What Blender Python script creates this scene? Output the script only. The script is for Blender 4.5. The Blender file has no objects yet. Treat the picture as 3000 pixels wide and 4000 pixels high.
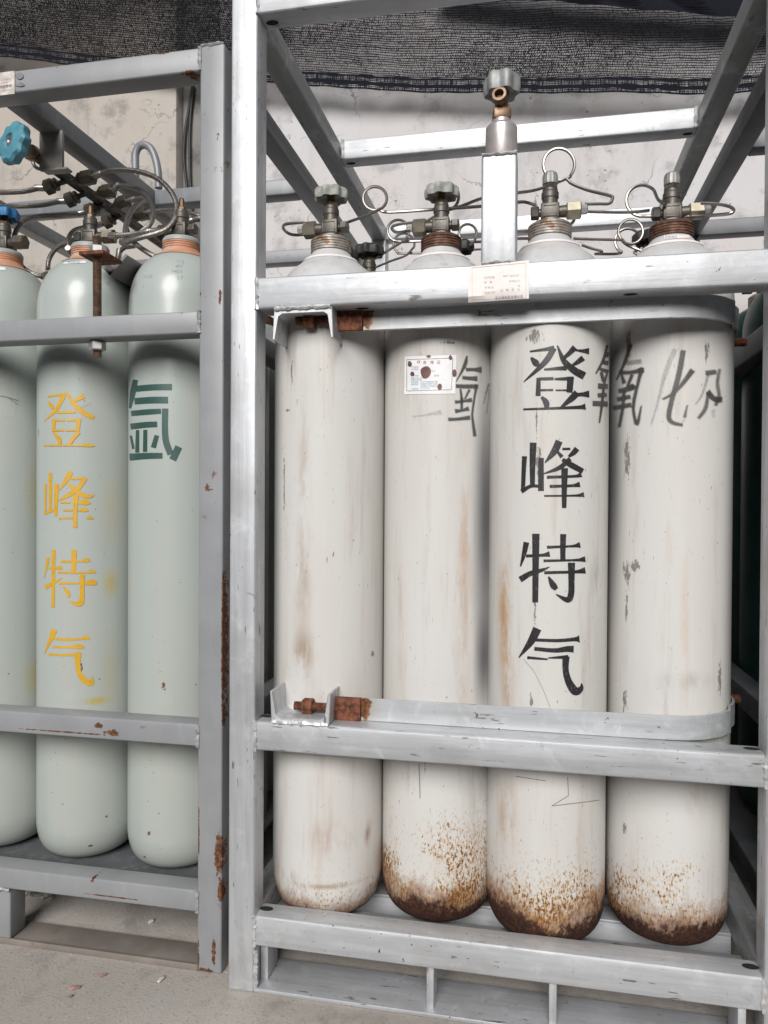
import bpy, bmesh, math, random
from mathutils import Vector, Matrix
from mathutils.bvhtree import BVHTree
random.seed(7)
rad = math.radians
SC = bpy.context.scene
# ---------------------------------------------------------------- camera, sky, sun, exposure
CR = Vector((0.97983471, 0.19972705, 0.0057489)); CU = Vector((-0.00763972, 0.00869763, 0.99993299))
CW = Vector((-0.19966366, 0.97981297, -0.0100481)); CC = Vector((0.54934806, -1.28071789, 0.8935)); FF = 2919.43
cam = bpy.data.objects.new('camera', bpy.data.cameras.new('camera')); SC.collection.objects.link(cam)
cam.matrix_world = Matrix(((CR.x, CU.x, -CW.x, CC.x), (CR.y, CU.y, -CW.y, CC.y), (CR.z, CU.z, -CW.z, CC.z), (0, 0, 0, 1)))
cam.data.sensor_fit = 'VERTICAL'; cam.data.sensor_height = 36; cam.data.lens = 36 * FF / 4000
cam.data.clip_start = .02; cam.data.clip_end = 500
SC.camera = cam
W = bpy.data.worlds.new('World'); SC.world = W; W.use_nodes = True
wn = W.node_tree; bg = wn.nodes['Background']
sky = wn.nodes.new('ShaderNodeTexSky'); sky.sky_type = 'NISHITA'; sky.sun_disc = False
SUN_EL, SUN_AZ = 31, 180.5          # azimuth from +Y clockwise: the sun stands behind the camera, slightly to its left
sky.sun_elevation = rad(SUN_EL); sky.sun_rotation = rad(SUN_AZ); sky.dust_density = 3
hs = wn.nodes.new('ShaderNodeHueSaturation'); hs.inputs['Saturation'].default_value = .4
wn.links.new(sky.outputs[0], hs.inputs['Color']); wn.links.new(hs.outputs[0], bg.inputs[0]); bg.inputs[1].default_value = .05
sl = bpy.data.lights.new('sun', 'SUN'); sl.energy = 4.8; sl.angle = rad(32); sl.color = (1, .982, .96)
so = bpy.data.objects.new('sun', sl); SC.collection.objects.link(so); so.location = (0, -6, 6)
sd = Vector((math.sin(rad(SUN_AZ)) * math.cos(rad(SUN_EL)), math.cos(rad(SUN_AZ)) * math.cos(rad(SUN_EL)), math.sin(rad(SUN_EL))))
so.rotation_euler = sd.to_track_quat('Z', 'Y').to_euler()
vs = SC.view_settings; vs.view_transform = 'Standard'; vs.look = 'None'; vs.gamma = 1; vs.exposure = -.42
SC.cycles.max_bounces = 8; SC.cycles.transparent_max_bounces = 24

# ---------------------------------------------------------------- helpers
def ray(x, y): return CW * FF + CR * (x - 1500) - CU * (y - 2000)
def U(x, y, X=None, Y=None, Z=None):
    d = ray(x, y)
    t = (X - CC.x) / d.x if X is not None else (Y - CC.y) / d.y if Y is not None else (Z - CC.z) / d.z
    return CC + d * t
def frame(ax):
    ax = ax.normalized(); a = Vector((0, 0, 1)) if abs(ax.z) < .9 else Vector((1, 0, 0))
    u = a.cross(ax).normalized(); return u, ax.cross(u), ax
def crom(P, n=8):
    P = [Vector(p) for p in P]; Q = [P[0] * 2 - P[1]] + P + [P[-1] * 2 - P[-2]]; out = []
    for i in range(1, len(Q) - 2):
        a, b, c, d = Q[i - 1:i + 3]
        for k in range(n):
            t = k / n
            out.append(.5 * ((2 * b) + (c - a) * t + (2 * a - 5 * b + 4 * c - d) * t * t + (3 * b - a - 3 * c + d) * t ** 3))
    return out + [P[-1]]
class MB:
    def __init__(s): s.bm = bmesh.new()
    def box(s, x0, x1, y0, y1, z0, z1, bev=.004, seg=2):
        r = bmesh.ops.create_cube(s.bm, size=1)
        for v in r['verts']: v.co = Vector(((x0 + x1) / 2 + v.co.x * (x1 - x0), (y0 + y1) / 2 + v.co.y * (y1 - y0), (z0 + z1) / 2 + v.co.z * (z1 - z0)))
        if bev:
            es = list({e for v in r['verts'] for e in v.link_edges})
            bmesh.ops.bevel(s.bm, geom=es, offset=bev, segments=seg, profile=.5, affect='EDGES')
        return s
    def obox(s, c, ux, uy, uz, sx, sy, sz, bev=.002):
        r = bmesh.ops.create_cube(s.bm, size=1)
        for v in r['verts']: v.co = Vector(c) + ux * (v.co.x * sx) + uy * (v.co.y * sy) + uz * (v.co.z * sz)
        if bev:
            es = list({e for v in r['verts'] for e in v.link_edges})
            bmesh.ops.bevel(s.bm, geom=es, offset=bev, segments=2, profile=.5, affect='EDGES')
        return s
    def rings(s, R, cap0=True, cap1=True, closed=False):
        V = [[s.bm.verts.new(p) for p in r] for r in R]; n = len(V[0])
        for a, b in zip(V, V[1:] + ([V[0]] if closed else [])):
            for i in range(n): s.bm.faces.new((a[i], a[(i + 1) % n], b[(i + 1) % n], b[i]))
        if not closed:
            if cap0: s.bm.faces.new(V[0][::-1])
            if cap1: s.bm.faces.new(V[-1])
        return s
    def tube(s, P, r, seg=8, jit=0):
        P = [Vector(p) for p in P]; R = []; t0 = (P[1] - P[0]).normalized(); u, v, _ = frame(t0)
        for i, p in enumerate(P):
            t = (P[min(i + 1, len(P) - 1)] - P[max(i - 1, 0)]).normalized()
            u = (u - t * u.dot(t)).normalized(); v = t.cross(u)
            q = r[i] if isinstance(r, (list, tuple)) else r
            R.append([p + (u * math.cos(a) + v * math.sin(a)) * q * (1 + jit * random.uniform(-1, 1)) for a in [k * 2 * math.pi / seg for k in range(seg)]])
        return s.rings(R)
    def lathe(s, prof, o=(0, 0, 0), ax=(0, 0, 1), seg=48, lob=0, nl=8, ph=0, lobr=0):
        o = Vector(o); u, v, w = frame(Vector(ax)); R = []
        for r, z in prof:
            R.append([o + w * z + (u * math.cos(a + ph) + v * math.sin(a + ph)) * r * (1 + (lob * math.cos(nl * a) if r > lobr else 0)) for a in [k * 2 * math.pi / seg for k in range(seg)]])
        return s.rings(R)
    def hexa(s, p0, p1, r, ch=.12, ph=0):
        p0 = Vector(p0); p1 = Vector(p1); L = (p1 - p0).length; c = r * ch
        return s.lathe([(r * .86, 0), (r, c), (r, L - c), (r * .86, L)], p0, p1 - p0, seg=6, ph=ph)
    def thread(s, p0, p1, r, pitch=.0035, seg=14):
        p0 = Vector(p0); p1 = Vector(p1); L = (p1 - p0).length; n = max(2, int(L / pitch)); pr = []
        for i in range(n): pr += [(r, (i + .1) * L / n), (r * .84, (i + .55) * L / n)]
        return s.lathe(pr + [(r * .8, L)], p0, p1 - p0, seg=seg)
    def poly_extrude(s, pts, axis, d):
        d = Vector(axis) * d; a = [s.bm.verts.new(p) for p in pts]; b = [s.bm.verts.new(Vector(p) + d) for p in pts]; n = len(a)
        s.bm.faces.new(a); s.bm.faces.new(b[::-1])
        for i in range(n): s.bm.faces.new((a[i], b[i], b[(i + 1) % n], a[(i + 1) % n]))
        return s
    def obj(s, name, m, parent=None, smooth=True, flat=False):
        p = parent; off = Vector((0, 0, 0))
        while p is not None: off = off + p.location; p = p.parent
        bmesh.ops.recalc_face_normals(s.bm, faces=s.bm.faces[:]) if not flat else None
        for v in s.bm.verts: v.co -= off
        me = bpy.data.meshes.new(name); s.bm.to_mesh(me); s.bm.free()
        if smooth:
            me.polygons.foreach_set('use_smooth', [True] * len(me.polygons)); me.set_sharp_from_angle(angle=rad(28))
        me.materials.append(m); o = bpy.data.objects.new(name, me); SC.collection.objects.link(o)
        if parent: o.parent = parent
        return o
def tag(o, label=None, cat=None, group=None, kind=None):
    if label: o['label'] = label
    if cat: o['category'] = cat
    if group: o['group'] = group
    if kind: o['kind'] = kind
    return o
def thing(name, loc, label, cat, group=None):
    o = bpy.data.objects.new(name, None); SC.collection.objects.link(o); o.location = loc; o.empty_display_size = .1
    return tag(o, label, cat, group)
def copy_tree(o, parent=None):
    c = o.copy(); SC.collection.objects.link(c); c.parent = parent
    for ch in list(o.children): copy_tree(ch, c)
    return c

# ---------------------------------------------------------------- materials
class G:
    def __init__(s, name):
        s.m = bpy.data.materials.new(name); s.m.use_nodes = True; s.t = s.m.node_tree; s.b = s.t.nodes['Principled BSDF']
        s.tc = s.t.nodes.new('ShaderNodeTexCoord').outputs['Object']
    def put(s, sock, v):
        if isinstance(v, bpy.types.NodeSocket): s.t.links.new(v, sock)
        elif isinstance(v, (tuple, list)) and len(v) == 3 and sock.type == 'RGBA': sock.default_value = (*v, 1)
        else: sock.default_value = v
    def node(s, typ, **k):
        n = s.t.nodes.new(typ)
        for a, v in k.items(): s.put(n.inputs[a], v)
        return n
    def map(s, sc=(1, 1, 1), loc=(0, 0, 0), v=None):
        n = s.node('ShaderNodeMapping'); s.put(n.inputs['Vector'], v or s.tc); n.inputs['Scale'].default_value = sc; n.inputs['Location'].default_value = loc
        return n.outputs[0]
    def noise(s, sc=5, det=4, rough=.55, map=(1, 1, 1), loc=(0, 0, 0), dist=0):
        return s.node('ShaderNodeTexNoise', Vector=s.map(map, loc), Scale=sc, Detail=det, Roughness=rough, Distortion=dist).outputs[0]
    def vor(s, sc=5, map=(1, 1, 1), loc=(0, 0, 0), feat='F1', v=None):
        n = s.node('ShaderNodeTexVoronoi', Vector=s.map(map, loc, v), Scale=sc); n.feature = feat; return n.outputs['Distance']
    def math(s, op, a, b=0., c=False):
        n = s.t.nodes.new('ShaderNodeMath'); n.operation = op; n.use_clamp = c; s.put(n.inputs[0], a); s.put(n.inputs[1], b); return n.outputs[0]
    def step(s, x, lo, hi):
        n = s.t.nodes.new('ShaderNodeMapRange'); n.interpolation_type = 'SMOOTHSTEP'; s.put(n.inputs[0], x); s.put(n.inputs[1], lo); s.put(n.inputs[2], hi); return n.outputs[0]
    def mix(s, f, a, b, mode='MIX'):
        n = s.t.nodes.new('ShaderNodeMix'); n.data_type = 'RGBA'; n.blend_type = mode; s.put(n.inputs[0], f); s.put(n.inputs[6], a); s.put(n.inputs[7], b); return n.outputs[2]
    def xyz(s, v=None):
        n = s.node('ShaderNodeSeparateXYZ'); s.put(n.inputs[0], v or s.tc); return n.outputs
    def spot(s, c, r, soft=1.6):
        "1 at point c, falling to 0 at r (r may be a 3-tuple)"
        r = r if isinstance(r, tuple) else (r, r, r)
        n = s.t.nodes.new('ShaderNodeVectorMath'); n.operation = 'SUBTRACT'; s.put(n.inputs[0], s.tc); n.inputs[1].default_value = c
        m = s.t.nodes.new('ShaderNodeVectorMath'); m.operation = 'DIVIDE'; s.put(m.inputs[0], n.outputs[0]); m.inputs[1].default_value = r
        l = s.t.nodes.new('ShaderNodeVectorMath'); l.operation = 'LENGTH'; s.put(l.inputs[0], m.outputs[0])
        return s.step(l.outputs['Value'], 1., 0.)
    def bump(s, h, st=.2, d=.002):
        n = s.node('ShaderNodeBump', Height=h, Strength=st, Distance=d); s.put(s.b.inputs['Normal'], n.outputs[0])
    def set(s, **k):
        for a, v in k.items(): s.put(s.b.inputs[{'col': 'Base Color', 'rough': 'Roughness', 'metal': 'Metallic', 'spec': 'Specular IOR Level', 'alpha': 'Alpha', 'coat': 'Coat Weight', 'trans': 'Transmission Weight', 'emit': 'Emission Strength'}[a]], v)
        return s.m
def simple(name, col, rough=.5, metal=0, var=.25, sc=40, bump=.1, col2=None, thr=.55):
    g = G(name); n = g.noise(sc, 4)
    c = g.mix(g.step(n, .3, .7), tuple(x * (1 - var) for x in col), tuple(min(1, x * (1 + var)) for x in col))
    if col2: c = g.mix(g.step(g.noise(sc * .5, 5, .65, loc=(3, 1, 2)), thr, thr + .1), c, col2)
    if bump: g.bump(n, bump)
    return g.set(col=c, rough=rough, metal=metal)

def galv(name, axis, base=(.56, .575, .60), metal=.46, rusts=()):
    g = G(name); st = [1, 1, 1]; st['XYZ'.index(axis)] = .06
    a = g.noise(70, 5, .6, tuple(st)); b = g.noise(7, 4, .6, loc=(5, 5, 5)); c3 = g.noise(22, 5, .65, loc=(1, 7, 3), dist=.6)
    col = g.mix(g.step(a, .3, .72), tuple(x * .86 for x in base), tuple(min(.95, x * 1.08) for x in base))
    col = g.mix(g.math('MULTIPLY', g.step(b, .46, .70), .6), col, (.40, .40, .395))
    col = g.mix(g.math('MULTIPLY', g.step(c3, .54, .68), .4), col, (.70, .72, .74))
    st2 = [150, 150, 150]; st2['XYZ'.index(axis)] = 25
    scr = g.math('MULTIPLY', g.step(g.noise(1, 2, .5, tuple(st2), (9, 2, 4)), .66, .70), g.step(g.noise(9, 3, .5, loc=(2, 8, 1)), .44, .56))
    col = g.mix(g.math('MULTIPLY', scr, .8), col, (.15, .145, .14))
    gr = g.math('MULTIPLY', g.step(g.noise(30, 6, .75, loc=(6, 2, 2), dist=1.2), .60, .68), g.step(g.noise(5, 2, loc=(1, 1, 8)), .45, .6))
    col = g.mix(g.math('MULTIPLY', gr, .55), col, (.24, .24, .24))
    dots = g.math('MULTIPLY', g.step(g.noise(120, 2, .5, loc=(4, 4, 0)), .70, .73), g.step(g.noise(6, 2, .5, loc=(0, 3, 1)), .45, .6))
    col = g.mix(dots, col, (.12, .11, .10))
    for c, r in rusts:
        f = g.math('ADD', g.math('MULTIPLY', g.spot(c, r), 1.2), g.math('MULTIPLY', g.math('SUBTRACT', g.noise(70, 6, .75, loc=(2, 2, 2)), .5), 2.4))
        col = g.mix(g.math('MULTIPLY', g.spot(c, tuple(q * 1.3 for q in r)), .7), col, (.42, .33, .24))
        col = g.mix(g.step(f, .45, .8), col, g.mix(g.step(g.noise(150, 4, .7), .4, .6), (.10, .04, .02), (.24, .10, .035)))
    g.bump(g.math('ADD', g.math('ADD', a, g.math('MULTIPLY', c3, .8)), g.math('MULTIPLY', g.noise(11, 2), 2.5)), .25, .0018)
    return g.set(col=col, rough=g.math('ADD', .37, g.math('MULTIPLY', c3, .25)), metal=metal)
GX, GY, GZ = galv('galvanised_along', 'X'), galv('galvanised_depth_shaded', 'Y', (.34, .35, .355), .35), galv('galvanised_upright', 'Z')  # depth bars: same zinc, darker tone puts their shade into the colour
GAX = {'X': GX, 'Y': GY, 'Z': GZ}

def grey_paint(name, rusts=(), base=(.272, .28, .294), edge=.545):
    g = G(name); b = g.noise(9, 4); f = g.noise(45, 5, .65, dist=.4); f2 = g.noise(75, 6, .75, dist=.5); v = g.noise(1, 5, .6, (60, 60, 12), (3, 3, 3))
    col = g.mix(g.step(b, .3, .7), tuple(x * .93 for x in base), tuple(x * 1.07 for x in base))
    col = g.mix(g.math('MULTIPLY', g.step(v, .5, .8), .3), col, (.36, .36, .35))
    chips = g.math('MULTIPLY', g.step(f, edge + .09, edge + .12), g.step(g.noise(4, 2, loc=(8, 1, 6)), .5, .62))
    fac = chips
    for c, r in rusts:
        sp = g.math('MULTIPLY', g.spot(c, r), 1.25)
        fac = g.math('MAXIMUM', fac, g.step(g.math('ADD', sp, g.math('MULTIPLY', g.math('SUBTRACT', f2, .5), 3.0)), .60, .78))
    rc = g.mix(g.step(g.noise(160, 4, .6, loc=(1, 1, 1)), .4, .62), (.075, .030, .016), (.21, .085, .035))
    col = g.mix(fac, col, rc)
    g.bump(g.math('ADD', g.math('MULTIPLY', fac, -.6), g.math('MULTIPLY', g.noise(220, 2), .15)), .25, .001)
    return g.set(col=col, rough=g.math('ADD', .38, g.math('MULTIPLY', fac, .45)), spec=.5)

def white_cyl(name, loc, h0, speck, stain=.6, marks=(), smears_and_shade=(), base=(.62, .612, .598)):
    g = G(name); z = g.xyz()[2]
    n1 = g.noise(1, 4, .6, (9, 9, 1.3), loc); n2 = g.noise(1, 5, .65, (34, 34, 3), loc); n3 = g.noise(26, 5, .7, (1, 1, .28), loc, .2)
    fine = g.noise(1, 3, .6, (300, 300, 75), loc)
    col = g.mix(g.step(n1, .32, .7), base, tuple(x * k for x, k in zip(base, (.96, .94, .91))))
    col = g.mix(g.math('MULTIPLY', g.step(n2, .5, .8), stain), col, (.42, .34, .27))
    for c, r, k, cc in smears_and_shade: col = g.mix(g.math('MULTIPLY', g.spot(c, r) if k == .96 else g.math('MULTIPLY', g.spot(c, r), g.step(n3, .38, .62)), k), col, cc)   # .96 = even overspray haze with gap shade painted into it
    # chipped dark scuffs
    for c, r in marks:
        f = g.math('ADD', g.math('MULTIPLY', g.spot(c, r), 1.0), g.math('MULTIPLY', g.math('SUBTRACT', g.noise(1, 5, .75, (210, 210, 80), loc), .5), 3.4))
        col = g.mix(g.math('MULTIPLY', g.step(f, .54, .74), .85), col, (.16, .15, .14))
    dk = g.math('MULTIPLY', g.step(g.noise(1, 3, .6, (210, 210, 42), loc), .69, .72), g.step(g.noise(5, 3, .5, loc=loc), .42, .6))
    col = g.mix(g.math('MULTIPLY', dk, .75), col, (.15, .12, .10))
    # rust specks, thicker towards the foot where water stood
    low = g.step(z, .66, .05); big = g.noise(7, 3, .55, loc=loc); near = g.step(z, h0 + .17, h0 + .01)
    spk = g.noise(1, 5, .70, (250, 250, 125), (loc[0] + 3, loc[1], loc[2]))
    thr = g.math('SUBTRACT', .79 - speck * .02, g.math('ADD', g.math('MULTIPLY', g.math('MULTIPLY', low, low), g.math('MULTIPLY', g.step(big, .25, .75), .08 + speck * .17)), g.math('MULTIPLY', near, g.math('MULTIPLY', big, .26 if speck > .3 else .10))))
    d = g.math('SUBTRACT', spk, thr)
    f2 = g.step(d, 0., .035)
    halo = g.step(d, -.09, -.01)
    col = g.mix(g.math('MULTIPLY', halo, g.math('MULTIPLY', low, .9)), col, g.mix(g.step(big, .4, .6), (.50, .36, .21), (.46, .29, .12)))
    col = g.mix(f2, col, g.mix(fine, (.085, .032, .012), (.24, .09, .02)))
    edge = g.math('ADD', z, g.math('ADD', g.math('MULTIPLY', g.math('SUBTRACT', g.noise(1, 5, .75, (120, 120, 70), loc), .5), .085), g.math('MULTIPLY', g.math('SUBTRACT', g.noise(6, 3, .6, loc=loc), .5), .15)))
    a = g.step(edge, h0 + .05, h0 + .008); b = g.step(edge, h0 + .014, h0 - .012)
    col = g.mix(g.math('MULTIPLY', a, .75), col, g.mix(g.step(fine, .4, .6), (.36, .18, .06), (.16, .06, .02)))
    col = g.mix(b, col, g.mix(g.step(g.noise(150, 4, .7, loc=loc), .38, .66), (.026, .013, .011), (.085, .032, .016)))
    col = g.mix(g.math('MULTIPLY', g.step(z, 1.15, 1.21), .75), col, g.mix(g.step(n3, .35, .65), (.47, .475, .49), (.56, .56, .57)))
    ru = g.math('MAXIMUM', b, f2)
    g.set(spec=.3)
    g.bump(g.math('ADD', g.math('MULTIPLY', ru, .7), g.math('MULTIPLY', g.noise(60, 4, .6), .35)), .25, .0015)
    return g.set(col=col, rough=g.math('ADD', .36, g.math('MULTIPLY', ru, .5)), spec=.3)

def green_cyl(name, base=(.40, .445, .43), marks=(), yellow=()):
    g = G(name); n1 = g.noise(1, 4, .55, (7, 7, 1.1)); oi = g.t.nodes.new('ShaderNodeObjectInfo').outputs['Random']
    col = g.mix(g.step(n1, .3, .7), base, tuple(x * k for x, k in zip(base, (1.05, 1.0, .96))))
    col = g.mix(g.math('MULTIPLY', g.step(g.noise(1, 5, .65, (34, 34, 2.5)), .48, .75), .38), col, (.47, .455, .40))
    col = g.mix(g.math('MULTIPLY', g.step(g.noise(1, 4, .7, (9, 9, 3), (4, 4, 4)), .55, .72), .25), col, (.33, .36, .35))
    for c, r, k in yellow: col = g.mix(g.math('MULTIPLY', g.math('MULTIPLY', g.spot(c, r), g.step(g.noise(300, 3, .7), .25, .6)), k), col, (.48, .35, .03))
    dk = g.step(g.noise(170, 2, .5), .75, .77)
    for c, r in marks: dk = g.math('MAXIMUM', dk, g.step(g.math('ADD', g.spot(c, r), g.math('MULTIPLY', g.math('SUBTRACT', g.noise(140, 4, .7), .5), 2.)), .75, .9))
    col = g.mix(dk, col, (.14, .08, .05))
    g.bump(g.noise(18, 3), .05, .002)
    return g.set(col=col, rough=.3, spec=.45, coat=.12)

RUST = simple('heavy_rust', (.15, .055, .03), .9, .1, .55, 90, .7, (.26, .10, .03), .56)
ROD = simple('rusty_thread_steel', (.20, .13, .09), .55, .6, .35, 80, .2)
BRONZE = simple('dark_bronze', (.115, .105, .092), .48, .55, .3, 60, .15, (.16, .10, .06), .66)
OLIVE = simple('olive_plated_nut', (.34, .31, .24), .38, .7, .15, 50, .1, (.2, .17, .12), .62)
BROWN = simple('brown_bronze', (.20, .13, .085), .45, .65, .3, 60, .15)
DARKNUT = simple('dark_plated_nut', (.125, .11, .085), .40, .6, .2, 50, .08)
PTFE = simple('thread_seal_tape', (.72, .66, .63), .7, 0, .1, 60, .2)
STEEL = simple('drawn_steel_tube', (.36, .335, .31), .36, .95, .18, 30, .05)
BRAID = simple('braided_steel_hose', (.30, .28, .26), .42, .85, .45, 420, .5)
FERR = simple('bright_ferrule', (.44, .43, .41), .4, .9, .15, 60, .05)
ZINC = simple('bright_zinc', (.58, .58, .57), .36, .7, .15, 60, .1, (.4, .33, .25), .68)
SLEEVE = simple('brushed_sleeve', (.62, .57, .555), .40, .6, .15, 25, .1)
NECKR = simple('rusty_neck_ring', (.15, .075, .05), .7, .3, .5, 70, .3, (.09, .04, .03), .5)
NECKB = simple('stained_neck_ring', (.36, .32, .28), .5, .35, .3, 60, .2, (.20, .12, .08), .56)
ORANGE = simple('orange_neck_ring', (.52, .27, .17), .6, .05, .2, 30, .15, (.42, .43, .41), .60)
RINGTOP = simple('pale_ring_paint', (.38, .40, .385), .45, 0, .1, 30, .1, (.45, .25, .17), .64)
WHEELG = simple('chalky_grey_handwheel', (.36, .37, .34), .75, .1, .3, 60, .3, (.14, .15, .14), .58)
WHEELK = simple('dark_handwheel', (.05, .052, .052), .55, .2, .4, 60, .2, (.2, .2, .2), .66)
WHEELZ = simple('pale_metal_handwheel', (.30, .305, .30), .55, .35, .2, 50, .2)
BLUE = simple('blue_plastic', (.085, .27, .35), .45, 0, .12, 50, .05)
BLUE2 = simple('deep_blue_plastic', (.03, .18, .40), .45, 0, .12, 50, .05)
CABLE = simple('black_cable', (.025, .025, .03), .55, 0, .2, 40, 0)
NET = simple('black_net_yarn', (.006, .006, .009), .8, 0, .3, 30, 0)
NET.node_tree.nodes['Principled BSDF'].inputs['Specular IOR Level'].default_value = .1
HEM = simple('navy_hem_tape', (.006, .007, .013), .75, 0, .3, 200, .2)
HEM.node_tree.nodes['Principled BSDF'].inputs['Specular IOR Level'].default_value = .12
PAPER = simple('white_paper', (.80, .79, .80), .45, 0, .05, 30, .05)
PAPER2 = simple('pinkish_paper', (.80, .745, .72), .5, 0, .06, 30, .1)
PAPER3 = simple('torn_rusty_paper', (.62, .56, .52), .7, 0, .25, 60, .2, (.30, .16, .08), .60)
INKR = simple('red_ink', (.42, .09, .08), .6, 0, .1, 30, 0)
INKB = simple('blue_ink', (.22, .38, .46), .6, 0, .1, 30, 0)
INKG = simple('grey_ink', (.50, .47, .46), .6, 0, .1, 30, 0)
INKK = simple('dark_ink', (.14, .13, .14), .6, 0, .1, 30, 0)
SPOTM = simple('brown_rust_spot', (.16, .075, .065), .5, .1, .35, 60, .2)
EMB = simple('stamped_paint_shadow', (.30, .33, .32), .3, 0, .1, 30, 0)
EMBW = simple('stamped_white_paint', (.50, .48, .46), .4, 0, .2, 60, 0)
HOLE = simple('drain_hole_dark', (.012, .012, .012), .9, 0, .1, 30, 0)
WELD = simple('weld_bead', (.70, .70, .70), .35, .55, .25, 90, .4)
WELDG = simple('painted_weld_bead', (.34, .345, .35), .45, .1, .25, 90, .4, (.2, .09, .05), .66)
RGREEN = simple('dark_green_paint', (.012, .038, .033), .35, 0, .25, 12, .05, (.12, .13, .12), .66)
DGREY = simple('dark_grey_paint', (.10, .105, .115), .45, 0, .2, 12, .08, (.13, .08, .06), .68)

def spray(name, col, wear=.0):
    g = G(name); g.m.surface_render_method = 'BLENDED'
    a = g.t.nodes.new('ShaderNodeVertexColor'); a.layer_name = 'paint'
    f = g.math('ADD', a.outputs['Color'], g.math('MULTIPLY', g.math('SUBTRACT', g.noise(260, 3, .6), .5), .5 * (1 if wear > 0 else .35)))
    al = g.math('MULTIPLY', g.step(f, .08, .85), a.outputs['Color'], True)
    if wear: al = g.math('MULTIPLY', al, g.step(g.noise(1, 4, .7, (240, 240, 110), (2, 2, 2)), .30 + wear, .24 + wear - .1 + .0), True) if False else g.math('MULTIPLY', al, g.math('SUBTRACT', 1., g.math('MULTIPLY', g.step(g.noise(1, 4, .7, (240, 240, 110)), .60 - wear * .25, .68 - wear * .25), min(1, wear * 1.4)), True), True)
    return g.set(col=g.mix(g.noise(30, 3), tuple(x * .85 for x in col), tuple(x * 1.15 for x in col)), rough=.4, alpha=al)
SPK = spray('black_stencil_paint', (.026, .025, .028), .22)
SPF = spray('faded_black_spray', (.07, .07, .07), .12)
SPY = spray('yellow_stencil_paint', (.62, .36, .03), .16)
SPG = spray('green_stencil_paint', (.035, .085, .075), 0)

def wall_mat(name, base, dark, pink, loc=(0, 0, 0), amt=.5):
    g = G(name); n1 = g.noise(1.6, 6, .62, loc=loc, dist=.4); n2 = g.noise(7, 6, .66, loc=loc); n3 = g.noise(38, 4, .6, loc=loc)
    z = g.xyz()[2]
    col = g.mix(g.step(n1, .35, .68), base, pink)
    col = g.mix(g.math('MULTIPLY', g.step(g.noise(1, 5, .65, (5, 5, 1.2), loc), .5, .78), amt), col, dark)
    col = g.mix(g.math('MULTIPLY', g.step(n2, .53, .68), amt), col, tuple(x * .60 for x in base))
    wv = g.t.nodes.new('ShaderNodeVectorMath'); wv.operation = 'ADD'; g.put(wv.inputs[0], g.tc)
    nz = g.node('ShaderNodeTexNoise', Vector=g.tc, Scale=3.5, Detail=5, Roughness=.6)
    ml = g.t.nodes.new('ShaderNodeVectorMath'); ml.operation = 'SCALE'; g.put(ml.inputs[0], nz.outputs['Color']); ml.inputs['Scale'].default_value = .42
    g.put(wv.inputs[1], ml.outputs[0])
    ck = g.vor(2.3, loc=loc, feat='DISTANCE_TO_EDGE', v=wv.outputs[0])
    crack = g.math('MULTIPLY', g.step(ck, .010, .003), g.step(g.noise(2.2, 3, .6, loc=(loc[0] + 4, 2, 1)), .50, .60))
    col = g.mix(g.math('MULTIPLY', crack, .75), col, (.16, .14, .13))
    pit = g.math('MULTIPLY', g.step(g.noise(1, 3, .6, (55, 55, 75), loc), .66, .71), g.step(n2, .44, .58))
    col = g.mix(g.math('MULTIPLY', pit, .8), col, (.13, .12, .115))
    g.bump(g.math('SUBTRACT', g.math('ADD', g.math('MULTIPLY', n2, .6), g.math('MULTIPLY', n3, .3)), g.math('MULTIPLY', crack, .8)), .35, .006)
    return g.set(col=col, rough=.85, spec=.25)
WALLR = wall_mat('plaster_pale', (.57, .565, .575), (.40, .375, .37), (.57, .535, .53), amt=.75)
WALLL = wall_mat('plaster_stained', (.46, .435, .405), (.26, .245, .23), (.44, .39, .345), (4, 1, 2), .95)
WALLD = wall_mat('concrete_raw_dark', (.22, .215, .205), (.07, .07, .07), (.30, .29, .275), (1, 6, 2), 1.)

def ground_mat():
    g = G('yard_concrete'); n1 = g.noise(1.7, 6, .6); n2 = g.noise(14, 6, .65); n3 = g.noise(160, 3, .6)
    col = g.mix(g.step(n1, .35, .7), (.43, .39, .35), (.50, .465, .43))
    col = g.mix(g.math('MULTIPLY', g.step(n2, .5, .72), .45), col, (.22, .20, .18))
    col = g.mix(g.math('MULTIPLY', g.step(n3, .60, .66), .55), col, (.20, .18, .165))
    col = g.mix(g.math('MULTIPLY', g.step(g.noise(110, 2, .5, loc=(7, 7, 7)), .70, .73), .8), col, (.62, .60, .57))
    wv = g.t.nodes.new('ShaderNodeVectorMath'); wv.operation = 'ADD'; g.put(wv.inputs[0], g.tc); nz = g.node('ShaderNodeTexNoise', Vector=g.tc, Scale=5., Detail=6, Roughness=.65)
    ml = g.t.nodes.new('ShaderNodeVectorMath'); ml.operation = 'SCALE'; g.put(ml.inputs[0], nz.outputs['Color']); ml.inputs['Scale'].default_value = .3; g.put(wv.inputs[1], ml.outputs[0])
    ck = g.vor(1.7, loc=(3.2, 1.4, 0), feat='DISTANCE_TO_EDGE', v=wv.outputs[0])
    oil = g.step(g.noise(2.4, 5, .65, loc=(1.5, 7, 3)), .55, .68)
    col = g.mix(g.math('MULTIPLY', oil, .35), col, (.20, .185, .17))
    col = g.mix(g.math('MULTIPLY', g.step(g.noise(3.2, 6, .7, loc=(5, 5, 1), dist=.8), .52, .70), .5), col, (.20, .18, .16))
    col = g.mix(g.math('MULTIPLY', g.step(g.noise(6, 4, .6, loc=(2, 9, 4)), .62, .72), .25), col, (.44, .45, .45))
    g.bump(g.math('ADD', g.math('MULTIPLY', n2, .5), g.math('MULTIPLY', n3, .6)), .45, .004)
    return g.set(col=col, rough=.88, spec=.25)

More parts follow.
